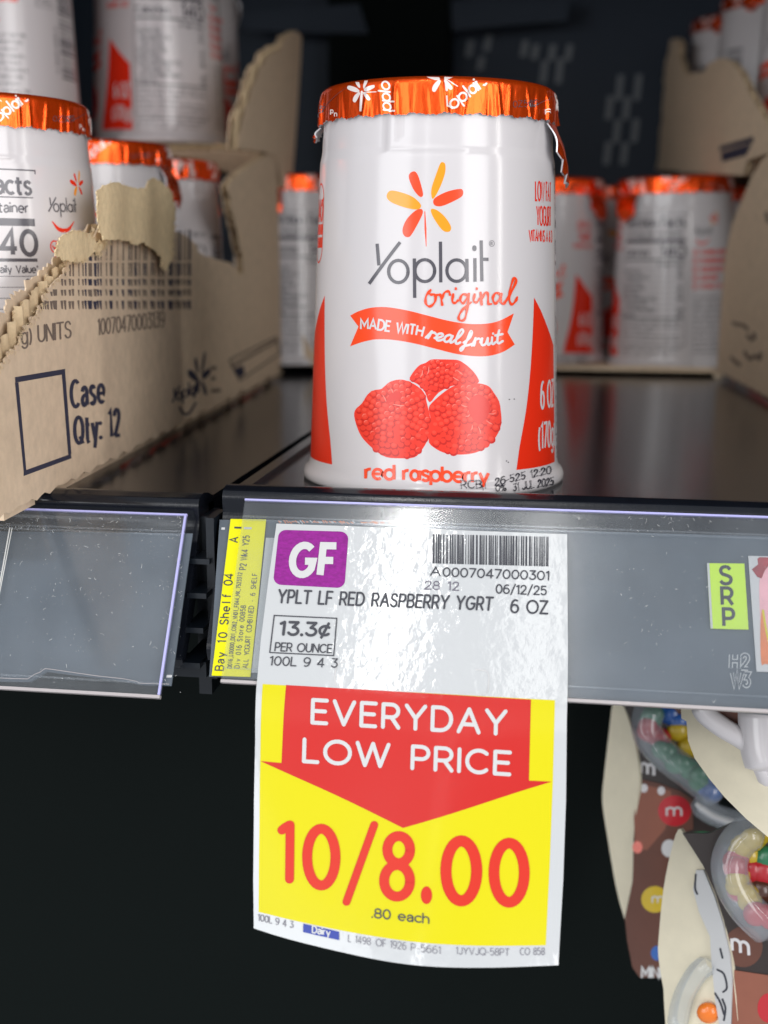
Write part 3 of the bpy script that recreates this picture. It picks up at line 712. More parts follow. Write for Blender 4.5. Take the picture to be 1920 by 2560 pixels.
proto = make_cup()
def dup_cup(x, y, z, rot, label, group, tilt=(0, 0), first=False):
    if first: r = proto
    else:
        r = proto.copy(); SC.collection.objects.link(r)
        for ch in list(proto.children):
            c = ch.copy(); SC.collection.objects.link(c); c.parent = r
    r.location = (x*K, y*K, z*K); r.rotation_euler = (rad(tilt[0]), rad(tilt[1]), rad(rot))
    return tag(r, label, 'yogurt cup', group)
def facing(x, y, s_feat, frac):
    """turn a cup so that wrap position s_feat is seen at frac of its half width from the camera"""
    cam_a = math.degrees(math.atan2(CAM[0]-x, -(CAM[1]-y)))
    return cam_a+math.degrees(math.asin(frac))-math.degrees(s_feat/R0)
G1 = 'raspberry yogurt cups on the shelf'
dup_cup(CUPX, CUPY, 0, 0, 'white raspberry yogurt cup with orange foil lid, alone in front above the price tag', G1, first=True)
def C(x, y, z, s, fr, label, **k): return dup_cup(x, y, z, facing(x, y, s, fr), label, G1, **k)
C(-120.3, 9, 0, 76, .44, 'large near yogurt cup at the left edge, showing a nutrition panel above the torn case')
C(-135, 122, 0, 0, -.25, 'yogurt cup with the tan torn flap in front of it, second in the left case')
C(-139, 196, 0, 100, .2, 'shaded yogurt cup deepest visible in the lower left case, beside the cardboard post')
C(-160, 275, 104, 41.5, -.36, 'stacked upper yogurt cup showing Calories 140 and a red stripe, on the torn upper tray')
C(-203, 203, 104, -62, .72, 'stacked upper yogurt cup in the top left corner with recycling mark and bar code')
C(-172, 352, 104, 0, .45, 'shaded upper yogurt cup behind the Calories 140 cup, with a red print patch')
C(-108, 318, 2, 41.5, -.42, 'far yogurt cup just left of the front cup, beside the end of the torn case')
C(-96, 402, 2, 0, .2, 'far yogurt cup mostly hidden behind the left edge of the front cup')
C(20, 352, 2, 0, -.45, 'far yogurt cup partly hidden behind the right edge of the front cup')
C(46, 422, 2, 0, .5, 'far yogurt cup seen in the gap between two others on the right')
C(84, 340, 2, 76, .22, 'far right yogurt cup in clear view with nutrition panel and red lines', tilt=(0, 1.5))
C(143, 430, 2, 0, .3, 'far yogurt cup showing as a pale sliver beside the right cardboard wall')
C(128, 505, 104, 0, .9, 'upper right yogurt cup farthest to the left behind the dark cardboard')
C(138, 440, 104, 0, .9, 'upper right yogurt cup in the middle of three over the dark cardboard')
C(148, 345, 104, 0, -.6, 'upper right yogurt cup cut by the corner of the photo')
#PART2
# ------------------------------------------------------------------ the refrigerated case
def slab(mb, surf, outline, m, th=1.0, h=0.0, px=True, rim=None, step=None, front=True, back=True, bm=None):
    """outline (photo px or surface coordinates) -> board of real thickness on the surface"""
    P = inv(surf, np.array(outline, float)) if px else np.array(outline, float)
    A = Art(); A.poly([tuple(p) for p in P], m)
    B = Art(); B.p = [(q, bm or m, 0) for q, _, _ in A.p]; A.p = [(q, m, 0) for q, _, _ in A.p]
    if front: mb.art(A, surf, px=False, step=step or (None, None), h=h)
    if back: mb.art(B, surf, px=False, step=step or (None, None), h=h-th)
    n = len(P); F = surf(P[:, 0], P[:, 1], np.full(n, h)); Bk = surf(P[:, 0], P[:, 1], np.full(n, h-th))
    for i in range(n):
        j = (i+1) % n; mb.face([F[i], F[j], Bk[j], Bk[i]], rim or m)
    return P
def rough_line(P, amp, step, seed, closed=False):
    """break an outline into ragged short runs"""
    r = random.Random(seed); out = []
    P = list(P)+([P[0]] if closed else [])
    for a, b in zip(P[:-1], P[1:]):
        L = math.hypot(b[0]-a[0], b[1]-a[1]); n = max(1, int(L/step)); nx, ny = -(b[1]-a[1])/max(L, .01), (b[0]-a[0])/max(L, .01)
        for k in range(n):
            t = k/n; d = r.gauss(0, amp) if k else r.gauss(0, amp*.4)
            out.append((a[0]+(b[0]-a[0])*t+nx*d, a[1]+(b[1]-a[1])*t+ny*d))
    if not closed: out.append(P[-1])
    return out
def extrude_x(mb, prof, x0, x1, m, smooth=False):
    n = len(prof)
    G = np.array([[(x, y, z) for (y, z) in prof+[prof[0]]] for x in (x0, x1)])
    mb.grid(G, m, smooth=False)
    mb.face([(x0, y, z) for y, z in prof], m); mb.face([(x1, y, z) for y, z in prof[::-1]], m)
def rnd(prof, n=4):
    out = []
    for i in range(len(prof)):
        a, b, c = (np.array(prof[i-1]), np.array(prof[i]), np.array(prof[(i+1) % len(prof)]))
        r = min(.35*np.linalg.norm(a-b), .35*np.linalg.norm(c-b), 1.6)
        p, q = b+(a-b)/np.linalg.norm(a-b)*r, b+(c-b)/np.linalg.norm(c-b)*r
        for k in range(n+1):
            t = k/n; out.append(tuple((1-t)**2*p+2*t*(1-t)*b+t*t*q))
    return out

TILT = np.array([0, 21.6, 34.0])/40.28                   # up the slope of the label holders
NRM = np.array([0, -34.0, 21.6])/40.28

def shelf(name, x0, x1, dz, label):
    root = empty(name, ((x0+x1)/2, 100, dz), label, 'shelf', 'black shelves of the cooler'); o = ((x0+x1)/2, 100, dz)
    f = MB(); f.box((x0, -34, dz-3), (x1, 555, dz), BLACKP); f.build('shelf_floor', root, o)
    l = MB()
    prof = [(-30, -4), (-30.3, 1.2), (-34, 2.6), (-38.3, 3.3), (-41.2, 2.4), (-42.0, 1.0), (-41.6, -3.2), (-57.0, -29.5), (-55.5, -33), (-38, -9)]
    extrude_x(l, [(y, z+dz) for y, z in rnd(prof)], x0, x1, BLACKP); l.build('front_lip', root, o)
    # raised rib down the side of the shelf
    for xx in (x0, x1-3):
        r = MB(); r.box((xx+.01, -29.9, dz+.05), (xx+2.99, 553, dz+1.3), BLACKP); r.build('side_rib', root, o)
shelf('cooler_shelf', -43.5, 185, 0, 'glossy black shelf carrying the single front cup and the price tag')
shelf('cooler_shelf', -420, -49.0, -2.2, 'glossy black shelf on the left carrying the torn cardboard case')

b = MB()                                                    # bracket and hooks seen in the gap between the two shelves
b.box((-49.0, -28, -34), (-43.5, -20, -6), BLACKM); b.box((-50.5, -40, -46), (-47.5, -30, -4), BLACKM)
for z in (-12, -19, -26, -33): b.box((-49.6, -44-(-z-4)*.42, z-1.2), (-45.2, -38, z), BLACKM)
b.box((-46.2, -46, -40), (-44.4, -36, -3), BLACKM); b.box((-53, -54, -37), (-44.5, -48, -33.5), BLACKM)
tag(b.build('shelf_bracket', None, (-47, -30, -60)), 'black hooked bracket in the gap between the two shelf fronts', 'bracket')

w = MB(); BY = 560.0
w.box((-700, BY, -500), (700, BY+10, 420), BACKM)
bp = plane((0, BY, 0), (1, 0, 0), (0, 0, 1), (100, 100))
sl = Art()
for x, y0, y1 in ((555, 555, 745), (690, 550, 745), (480, 710, 885), (607, 715, 885), (535, 885, 1060), (670, 880, 1055), (465, 1050, 1220), (590, 1055, 1220), (55, 330, 450), (180, 330, 450), (110, 430, 620), (-5, 450, 620), (-70, 330, 440), (-150, 300, 420), (-420, 260, 380), (-470, 420, 520), (-555, 300, 420)):
    cx, a, c = 1360+x/2.9625, y0/2.9625, y1/2.9625
    sl.poly([(cx-8+5, a), (cx+8+5, a), (cx+8-2, c), (cx-8-2, c)], SLOTM)
w.art(sl, bp, h=.3)
tag(w.build('back_wall', None, (0, BY, 0)), kind='structure')
v = MB(); v.box((-700, -30, -520), (700, BY-1, -510), VOID); v.box((-700, 60, -500), (700, 66, -42), VOID)  # near-black sheets painted as the darkness below the shelf
tag(v.build('lower_dark_sheet', None, (0, 60, -500)), kind='structure')
sw = MB(); sw.box((-440, -60, -500), (-430, 559, 420), BACKM); sw.box((330, -245, -500), (340, 559, 420), BACKM)  # unseen right wall drawn out forward to keep light off the deep trays
tag(sw.build('side_wall', None, (0, 200, 0)), kind='structure')
us = empty('cooler_shelf', (0, 300, 250), 'dark underside of the next shelf at the top edge of the photo', 'shelf', 'black shelves of the cooler')
q = MB(); q.box((-429, -30, 262), (329, 556, 268), VOID); q.build('shelf_floor', us, (0, 300, 250))
q = MB(); q.box((-100, 60, 228), (-82, 556, 261.5), VOID); q.box((-130, 535, 60), (-50, 559, 227.5), VOID); q.build('support_beam', us, (0, 300, 250))
q = MB(); up = plane((0, 530, 0), (1, 0, 0), (0, 0, 1), (0, 200))
Zb = lambda x, y: (560+x/1.975, y/1.975)
slab(q, up, [Zb(60, 60), Zb(665, 18), Zb(712, 165), Zb(340, 162), Zb(100, 150)], BACKM, 4); q.build('shelf_flange', us, (0, 300, 250)); q = MB(); slab(q, up, [Zb(1120, 8), Zb(1700, -8), Zb(1700, 100), Zb(1128, 150)], BACKM, 4)
q.build('shelf_flange', us, (0, 300, 250))

# ------------------------------------------------------------------ cardboard cases
lw = plane((-83, -55, 0), (-20, 323, 0), (0, 0, 1), (60, 40))        # side wall of the left case, facing right
rw = plane((107.5, 179.2, 0), (6, -99.3, 0), (0, 0, 1), (0, 40))     # wall on the right, facing left
def fluted(surf):
    def f(s, t, h): return surf(s, t, h-1.5+(.55+.3*np.sin(s*.37))*np.sin(s*2*math.pi/4.6+.8*np.sin(s*.23)+.6*np.sin(t*.35)))
    return f
def corr_board(mb, surf, front, back, seed, flute_out=None, px=True, fm=None):
    """corrugated board: two liners and a wavy core between them"""
    F = inv(surf, np.array(front, float)) if px else np.array(front, float)
    B = inv(surf, np.array(back, float)) if px else np.array(back, float)
    for P, h, m_ in ((F, 0, fm or CARD), (B, -3.0, CARD)):
        slab(mb, surf, P, m_, .35, h, px=False)
    A = Art(); A.poly([tuple(p) for p in inv(surf, np.array(flute_out, float))] if flute_out is not None else [tuple(p) for p in B], CARD_FL)
    A.p = [(q_, m_, 0) for q_, m_, _ in A.p]
    mb.art(A, fluted(surf), px=False, step=(.65, None), smooth=True)
    return F, B

# -- left case
Z4b = lambda x, y: (x/2.304, 600+y/2.304)
Zt = lambda x, y: (x/2.37, y/2.37)
bot = []
for k in range(27):                                       # perforated, scalloped lower edge
    t = k/26; x = -150+t*853; y = 1251+(70-x)*.52+2*math.sin(t*3.1)
    bot += [(x, y), (x+13, y+4-(.5 if k % 3 else 6)), (x+24, y-9)]
bot = [p for p in bot if p[0] < 700]
tearF = rough_line([(-150, 1030), (0, 912), (26, 878), (48, 856), (65, 813), (87, 791), (108, 748), (130, 713), (148, 691), (174, 656), (226, 626)], 4.5, 6, 1)
tearB = rough_line([(-150, 960), (0, 834), (30, 795), (52, 761), (87, 726), (117, 695), (143, 668), (180, 640), (226, 612)], 5.5, 6, 2)
tearC = rough_line([(-150, 990), (0, 870), (40, 815), (70, 765), (110, 715), (150, 672), (226, 618)], 5, 6, 3)
mid_ = rough_line([(226, 618), (250, 560), (400, 560), (430, 578), (458, 586), (478, 600), (490, 612), (498, 630), (510, 640), (540, 648), (577, 658), (600, 688), (611, 682), (607, 640), (586, 548), (571, 466)], 1.2, 14, 4)
post = [(571, 466), (585, 445), (605, 428), (640, 405), (668, 385), (692, 398), (699, 640), (703, 905)]
edgeT = mid_+post[1:]
lc = MB()
rev = bot[::-1]
F, B = corr_board(lc, lw, tearF+edgeT+rev, tearB+edgeT+rev, 5, tearC+edgeT+rev)
# creases and shaded bends are pressed lines in the liner
art = Art()
Zc = Z4b
ink = C_INK
fz = random.Random(21)
def fuzz(A_, line, n, L0, m_, spread=4, w_=1.1):
    for k in range(n):
        i_ = fz.randrange(len(line)-1); t = fz.random(); a_, b_ = line[i_], line[i_+1]
        x = a_[0]*(1-t)+b_[0]*t+fz.gauss(0, spread); y = a_[1]*(1-t)+b_[1]*t+fz.gauss(0, spread); an = fz.uniform(0, 6.3); L = fz.uniform(.4, 1)*L0
        A_.stroke(catmull([(x, y), (x+L*.5*math.cos(an), y+L*.5*math.sin(an)), (x+L*math.cos(an+.7), y+L*math.sin(an+.7))], 2), w_*fz.uniform(.6, 1.4), m_, fz.uniform(1, 9), 'butt')
fuzz(art, tearF, 190, 9, CARD_IN, 4.5); fuzz(art, tearF, 60, 7, CARD_FL, 6)
fuzz(art, [(x, y) for x, y in mid_], 60, 6, CARD_IN, 1.5, .9)
for y_ in (0, 1):                                          # scuffs where printing and liner wore away
    fuzz(art, [(250, 640), (300, 660), (380, 690), (430, 640)], 40, 12, CARD, 9, 1.0)
art.poly([Zc(85, 790), Zc(375, 742), Zc(376, 772), Zc(88, 822)], ink); art.poly([Zc(136, 1330), Zc(408, 1232), Zc(412, 1257), Zc(135, 1360)], ink)
art.poly([Zc(85, 822), Zc(105, 820), Zc(150, 1325), Zc(135, 1330)], ink, 1); art.poly([Zc(355, 775), Zc(375, 772), Zc(410, 1232), Zc(392, 1238)], ink, 1)
sl_ = -.175
art.text('Case', *Zc(412, 965), 150/2.304, ink, .135, 1, ex=(.985, -.17), ey=(-.04, -1), width=192/2.304, cap='butt', track=.32)
art.text('Qty: 12', *Zc(432, 1175), 150/2.304, ink, .135, 1, ex=(.985, -.2), ey=(-.04, -1), width=262/2.304, cap='butt', track=.32)
art.text('g) UNITS', *Zc(125, 600), 92/2.304, C_INK2, .11, 1, ex=(.99, -.14), ey=(-.03, -1), width=285/2.304)
art.text('10070470003139', *Zc(565, 545), 88/2.304, C_INK2, .09, 1, ex=(.99, -.12), ey=(-.02, -1), width=385/2.304)
bc = random.Random(4)
for g in range(2):                                         # smeared case bar code with horizontal gaps
    pass
bands = [(-80, 118), (130, 208), (225, 262), (285, 322), (350, 398)]
x = 235
while x < 1105:
    wd = bc.choice((5, 7, 9, 14, 20)); 
    for y0, y1 in bands:
        topl = np.interp(x, [235, 300, 340, 400, 520, 600, 1105], [370, 290, 225, 140, 30, -20, -60])
        a = max(y0, topl); c = y1
        if a < c-4:
            dk = C_INK if bc.random() < .5 and x > 480 else C_INK2
            off = (x-600)*-.00; jit = bc.uniform(-3, 3)
            art.poly([Zc(x+(y0*-.02), a+jit), Zc(x+wd, a+jit), Zc(x+wd, c+bc.uniform(-4, 5)), Zc(x, c)], dk, .3)
    x += wd+bc.choice((6, 9, 12, 18, 26))
def lf(x, y): return Zc(990+(x-420)*.235, 935-(y-1260)*-.62*(.55)-(x-420)*.085)
yoplait_logo(art, lf, C_INK, 4.2)
flower(art, lambda x, y: Zc(1150+x*.30, 790+y*.62), 0, 0, 1, [C_INK])
art.stroke([Zc(*p) for p in catmull([(1035, 965), (1055, 1000), (1090, 995), (1125, 940)], 4)], 6, C_INK, 1)
for k, (y, wd) in enumerate(((740, 30), (800, 25), (870, 55))): art.stroke([Zc(1215, y), Zc(1215+wd, y-6)], 9, C_INK2, 1, 'butt')
art.stroke([Zc(1320, 690), Zc(1590, 560), Zc(1615, 650), Zc(1380, 810), Zc(1320, 690)], 4.5, C_INK2, 1, 'butt'); art.stroke([Zc(1330, 730), Zc(1600, 575)], 7, C_INK2, 1.2, 'butt'); art.poly([Zc(1340, 745), Zc(1400, 720), Zc(1410, 775), Zc(1375, 795)], C_INK, 1.4)
lc.art(art, lw, px=True)
LC = empty('cardboard_case', (-180, 110, 0), 'torn brown cardboard case on the left with a printed square and Case Qty: 12', 'cardboard case', 'opened yogurt cases')
lc.build('side_wall_panel', LC, (-180, 110, 0))
# peeled paper flaps
def flap(outline, h, amp, seed, name):
    r = MB(); amp *= .7; P = inv(lw, np.array(rough_line(outline, 1.6, 5, seed, True), float))
    A = Art(); A.poly([tuple(p) for p in P], CARD_IN); A.p = [(a, b_, 0) for a, b_, _ in A.p]
    c = P.mean(0)
    def cur(s, t, hh): return lw(s, t, hh+h+amp*(np.sin((s-c[0])*.22+seed)+.6*np.sin((t-c[1])*.3)+.06*np.sin(s*1.3+t)))
    r.art(A, cur, px=False, step=(1.6, 1.6), smooth=True)
    A2 = Art(); A2.p = A.p; r.art(A2, cur, px=False, step=(1.6, 1.6), smooth=True, h=-.3)
    A3 = Art(); fuzz(A3, [tuple(p) for p in world2px(cur(P[:, 0], P[:, 1], np.zeros(len(P))))]*1, 70, 9, CARD_IN, 2.0, 1.1); r.art(A3, cur, px=True, h=0)
    n = len(P); Fa = cur(P[:, 0], P[:, 1], np.zeros(n)); Fb = cur(P[:, 0], P[:, 1], np.zeros(n)-.3)
    for i in range(n): r.face([Fa[i], Fa[(i+1) % n], Fb[(i+1) % n], Fb[i]], CARD_IN)
    r.build(name, LC, (-180, 110, 0))
flap([(226, 462), (255, 456), (300, 468), (330, 470), (338, 452), (360, 444), (378, 452), (396, 475), (407, 520), (408, 580), (404, 640), (392, 670), (386, 678), (380, 665), (382, 640), (366, 626), (350, 622), (330, 605), (318, 612), (290, 602), (262, 598), (232, 600), (222, 570), (214, 520), (212, 480)], 3.2, .7, 1, 'peeled_flap')
flap([(128, 590), (150, 576), (185, 580), (212, 592), (224, 612), (215, 632), (196, 650), (170, 655), (140, 650), (118, 640), (122, 610)], 2.4, .6, 2, 'peeled_flap')
flap([(240, 600), (262, 606), (250, 622), (236, 640), (226, 626)], 1.0, .3, 3, 'peeled_flap')
fb = MB(); slab(fb, plane((0, 0, 0), (1, 0, 0), (0, 1, 0)), [(-330, -60), (-86.3, -60), (-108.2, 298), (-330, 298)], CARD, 2.15, 0, px=False); fb.build('case_bottom', LC, (-180, 110, 0))

# -- upper left tray
LU = empty('cardboard_tray', (-180, 300, 100), 'upper torn cardboard tray on the left, resting on the lower case', 'cardboard tray', 'opened yogurt cases')
t_ = MB(); up2 = plane((-105, 262, 98), (1, .25, 0), (-.1, .55, -.35), (-30, 0))
o1 = rough_line([(425, 366), (470, 362), (560, 362), (640, 368), (664, 372), (660, 392), (640, 408), (605, 428), (590, 430), (575, 420), (540, 402), (505, 384), (470, 380), (430, 374)], 1.2, 9, 6, True)
corr_board(t_, up2, o1, o1, 6, o1, fm=CARD_IN)
t_.build('tray_floor', LU, (-180, 300, 100))
t2 = MB()
o2 = rough_line([(596, 372), (606, 300), (630, 232), (650, 172), (672, 140), (690, 126), (700, 130), (712, 96), (740, 78), (754, 90)], 2.2, 9, 7)+[(752, 150), (742, 300), (730, 470), (704, 470), (694, 398), (664, 380)]
o2b = rough_line([(584, 372), (594, 300), (617, 232), (636, 172), (660, 134), (690, 112), (700, 118), (712, 92), (740, 76), (754, 86)], 2.2, 9, 8)+[(752, 150), (742, 300), (730, 470), (704, 470), (694, 398), (664, 380)]
corr_board(t2, plane((-102, 262, 0), (-20, 323, 0), (0, 0, 1), (0, 110)), o2, o2b, 7, o2b)
t2.build('side_wall_panel', LU, (-180, 300, 100))
t3 = MB(); t3.box((-330, 262, 100.6), (-130, 420, 103.8), CARD); t3.build('tray_bottom', LU, (-180, 300, 100))

# -- right: case wall, far tray, upper tray
RC = empty('cardboard_case', (180, 250, 0), 'brown cardboard case wall at the right edge, lit from the front', 'cardboard case', 'opened yogurt cases')
r_ = MB()
rb = []
for k in range(14):
    t = k/13; x = 1795+t*230; y = 930+(x-1800)*.52
    rb += [(x, y), (x+6, y+6), (x+13, y+4)]
ro = [(1792, 925), (1800, 800), (1812, 640), (1830, 560), (1846, 520), (1880, 440), (1905, 400), (1935, 372), (2040, 330)]
corr_board(r_, rw, ro+rb[::-1], ro+rb[::-1], 8)
ra = Art()
Zr = lambda x, y: (1760+x/3.456, 380+y/3.456)
for P in ([(255, 1480), (300, 1490), (345, 1500), (375, 1530)], [(380, 1590), (410, 1620), (440, 1600), (430, 1570)], [(355, 1730), (400, 1790), (440, 1760), (480, 1790), (490, 1740)], [(240, 1780), (270, 1810), (310, 1840)], [(540, 530), (553, 600)]):
    ra.stroke([Zr(*p) for p in catmull(P, 3)], 9, C_INK2, 1)
r_.art(ra, rw)
r_.build('side_wall_panel', RC, (180, 250, 0))
r2 = MB(); r2.box((112, 176, 0.05), (300, 400, 2), CARD); r2.build('case_bottom', RC, (180, 250, 0))
FT = MB(); FT.box((-116, 290, 0.05), (104, 470, 2), CARD)
fo = plane((0, 290, 0), (1, 0, 0), (0, 0, 1)); slab(FT, fo, [(-116, 0.05), (100, .05), (100, 4), (70, 4.6), (20, 3.6), (-20, 5), (-60, 3.5), (-92, 9), (-98, 20), (-106, 24), (-116, 10)], CARD, 3, px=False)
tag(FT.build('cardboard_tray', None, (0, 380, 0)), 'low cardboard tray under the far yogurt cups behind the front cup', 'cardboard tray', 'opened yogurt cases')
RU = empty('cardboard_tray', (180, 330, 100), 'dark upper cardboard tray in the top right with a printed bar', 'cardboard tray', 'opened yogurt cases')
r3 = MB()
Zu = lambda x, y: (1360+x/2.9625, y/2.9625)
ru = plane((104, 262, 0), (6, -99.3, 0), (0, 0, 1), (0, 110))
o = rough_line([Zu(830, 1260), Zu(870, 900), Zu(900, 480), Zu(935, 300), Zu(975, 285), Zu(1010, 320), Zu(1000, 400), Zu(1030, 520), Zu(1070, 560), Zu(1130, 530), Zu(1180, 540), Zu(1220, 470), Zu(1290, 430), Zu(1380, 460), Zu(1450, 540), Zu(1500, 660), Zu(1560, 760), Zu(1640, 900), Zu(1700, 1000)], 1.5, 12, 9)+[Zu(1700, 1120), Zu(1500, 1190), Zu(1470, 1300)]
corr_board(r3, ru, o, o, 9)
a_ = Art(); a_.poly([Zu(1300, 1085), Zu(1550, 1010), Zu(1555, 1050), Zu(1300, 1120)], C_INK, 1); a_.poly([Zu(1310, 1130), Zu(1540, 1060), Zu(1500, 1150), Zu(1320, 1200)], C_INK, 1)
r3.art(a_, ru); r3.build('side_wall_panel', RU, (180, 330, 100))
r4 = MB(); r4.box((112, 250, 100.6), (300, 552, 103.8), CARD); r4.build('tray_bottom', RU, (180, 330, 100))

# ------------------------------------------------------------------ label holders on the shelf fronts
hold = plane((0, -42, 0.1), (1, 0, 0), TILT, (0, -15))
def lint(mb, surf, n, x0, x1, y0, y1, seed, h=1.1):
    r = random.Random(seed); A = Art()
    for k in range(n):
        if k % 9 == 0: cx_, cy_, cs_ = r.uniform(x0, x1), y0+(y1-y0)*r.random()**1.3, r.choice((14, 30, 60, 130))
        x = min(x1, max(x0, r.gauss(cx_, cs_))); y = min(y1, max(y0, r.gauss(cy_, cs_*.5))) if k % 4 else y0+(y1-y0)*r.random()**5; L = r.expovariate(1/3.2)+.6; a = r.uniform(0, 6.3)
        if L < 3.4: A.disc(x, y, r.uniform(.35, .95), r.uniform(.3, .7), DUST if r.random() < .7 else DUST2, 0, 6)
        else:
            b2 = a+r.uniform(-1.2, 1.2); L = min(L, 16)
            A.stroke(catmull([(x, y), (x+L*.5*math.cos(a), y+L*.5*math.sin(a)), (x+L*.5*math.cos(a)+L*.5*math.cos(b2), y+L*.5*math.sin(a)+L*.5*math.sin(b2))], 3), r.uniform(.35, .8), DUST if r.random() < .6 else DUST2, 0, 'butt')
    mb.art(A, surf, h=h)
def holder(x0, x1, dt, label, seed, lintbox, n):
    o = ((x0+x1)/2, -50, -17)
    root = empty('label_holder', o, label, 'label holder', 'clear label holders on the shelf fronts')
    c = MB()
    S = lambda s, t, h: hold(s, t+dt, h)
    slab(c, S, [(x0, 0), (x1, 0), (x1, -40.2), (x0, -40.2)], CLEAR, .8, .8, px=False)
    for t in (-3.6, -4.4, -37.6): slab(c, S, [(x0+.1, t), (x1, t), (x1, t-.35), (x0+.1, t-.35)], CLEAR, .25, 1.06, px=False)
    c.build('clear_cover', root, o)
    e = MB()
    slab(e, S, [(x0, .45), (x1, .45), (x1, .03), (x0, .03)], LILAC, .7, .9, px=False); e.build('top_edge', root, o)
    e = MB(); slab(e, S, [(x0, -40.25), (x1, -40.25), (x1, -40.9), (x0, -40.9)], EDGEC, 1.2, 1.1, px=False); e.build('bottom_edge', root, o)
    l = MB(); lint(l, hold, n, *lintbox, seed); ob = l.build('lint', root, o); ob['kind'] = 'stuff'
    return root, S, o
HR, SR, oR = holder(-38.2, 184, 0, 'long clear plastic label holder on the right shelf front', 1, (1415, 1925, 1300, 1760), 300)
HL, SL, oL = holder(-400, -50.8, -4.1, 'clear plastic label holder on the left shelf front, scratched and dusty', 2, (0, 455, 1300, 1735), 420)
e = MB(); slab(e, SL, [(-51.3, 0), (-50.8, 0), (-50.8, -40.2), (-51.3, -40.2)], LILAC, .6, 1.2, px=False); e.build('side_edge', HL, oL)
Zl = lambda x, y: (x/2.242, 1180+y/2.242)
e = MB(); A = Art(); A.stroke([Zl(65, 322), Zl(-20, 800)], 3, DUST); A.stroke([Zl(78, 322), Zl(0, 730)], 2.2, DUST)
A.stroke([Zl(0, 1160), Zl(60, 1163), Zl(165, 1166), Zl(180, 1155), Zl(205, 1140), Zl(235, 1128), Zl(262, 1108), Zl(300, 1112), Zl(420, 1130), Zl(560, 1150), Zl(700, 1165), Zl(775, 1180), Zl(790, 1190), Zl(955, 1195)], 1.3, EDGEC)
e.art(A, hold, h=1.0); e.build('worn_film', HL, oL)
# slate inserts
e = MB(); slab(e, hold, [Zl(-900, 320), Zl(1078, 342), Zl(958, 1197), Zl(790, 1192), Zl(700, 1172), Zl(420, 1138), Zl(262, 1118), Zl(170, 1175), Zl(-900, 1160)], INSERT, .4, -.3)
A = Art(); A.poly([Zl(932, 1136), Zl(962, 1136), Zl(960, 1150), Zl(930, 1150)], T_WHI); e.art(A, hold, h=-.3)
e2 = MB(); slab(e2, hold, [Zl(1083, 342), Zl(1080, 342), Zl(955, 1197), Zl(960, 1197)], EDGEC, .3, -.1); 
I1 = e.build('holder_insert', None, (-100, -52, -20)); tag(I1, 'plain slate grey insert card in the left label holder', 'insert card', 'grey insert cards behind the clear covers')
Z7 = lambda x, y: (1340+x/2.86, 1200+y/2.86); Z4 = lambda x, y: (520+x/4.81, 1260+y/4.81)
e = MB(); slab(e, hold, [Z4(128, 172), Z4(1100, 182), (1500, 1325), (2200, 1345), (2200, 1810), (1400, 1738), Z4(2, 2062)], INSERT, .4, -.9)
A = Art(); A.poly([Z4(150, 265), Z4(193, 265), Z4(190, 292), Z4(148, 292)], T_WHI)
for txt, x, y, wd, sz in (('H2', 1396, 1338, 136, 98), ('W3', 1402, 1464, 136, 92)):
    A.text(txt, *Z7(x, y), sz/2.86, T_WHI, .32, 1, ex=(1, .03), ey=(.03, -1), width=wd/2.86*.92, cap='butt'); A.text(txt, *Z7(x, y), sz/2.86, INSERT, .17, 3, ex=(1, .03), ey=(.03, -1), width=wd/2.86*.92, cap='butt')
e.art(A, hold, h=-.9)
I2 = e.build('holder_insert', None, (60, -52, -20)); tag(I2, 'slate grey insert card in the right label holder, marked H2 W3', 'insert card', 'grey insert cards behind the clear covers')

# yellow shelf label
def label_card(name, outline, m, h, label, cat, art, origin, th=.25, surf=hold, group=None, step=None):
    e = MB(); slab(e, surf, outline, m, th, h, step=step)
    if art: e.art(art, surf, h=h, step=step or (None, None))
    return tag(e.build(name, None, origin), label, cat, group)
A = Art()
def vt(txt, p0, p1, cap_, w=.15, lv=1, mono=.86):
    a = np.array(Z4(*p0)); b_ = np.array(Z4(*p1)); L = np.linalg.norm(b_-a); ex = (b_-a)/L
    A.text(txt, a[0], a[1], cap_/4.81, T_BLK, w, lv, ex=tuple(ex), ey=(-.99, -.03), width=L, mono=mono, cap='butt')
vt('Bay 10 Shelf 04', (178, 2008), (300, 825), 98, .15); vt('A', (352, 460), (360, 395), 96, .15)
A.poly([Z4(315, 268), Z4(402, 270), Z4(400, 292), Z4(313, 290)], T_BLK, 1); A.poly([Z4(430, 272), Z4(522, 275), Z4(520, 300), Z4(428, 297)], T_WHI, 1)
vt('D016_L00000_D01_C062_VN01_F044_MX_7523312', (280, 1972), (408, 818), 50, .15); vt('P2 Wk4 Y25', (450, 792), (498, 372), 76, .13)
vt('Div 016 Store 00858', (372, 1975), (452, 1212), 58, .14); vt('ALL YOGURT COMBINED - 6 SHELF', (470, 1975), (590, 825), 58, .13)
label_card('shelf_label', [Z4(268, 174), Z4(695, 180), Z4(505, 2075), Z4(40, 2058)], L_YEL, -.3, 'narrow yellow label reading Bay 10 Shelf 04, left of the price tag', 'label', A, (-37, -52, -18))
label_card('backing_card', [Z4(690, 395), Z4(1300, 410), Z4(1300, 2040), Z4(515, 2020)], PAPER, -.55, 'white paper edge between the yellow label and the price tag', 'card', None, (-25, -52, -18))
A = Art(); r = random.Random(3)
x = 845
while x < 2250:
    if r.random() < .82: A.stroke([Z4(x, 196+r.uniform(-10, 8)+(x-845)*.01), Z4(x+r.uniform(10, 30), 212+r.uniform(-10, 10)+(x-845)*.01)], 2.6, ORNG if r.random() < .75 else T_WHI)
    x += r.uniform(14, 34)
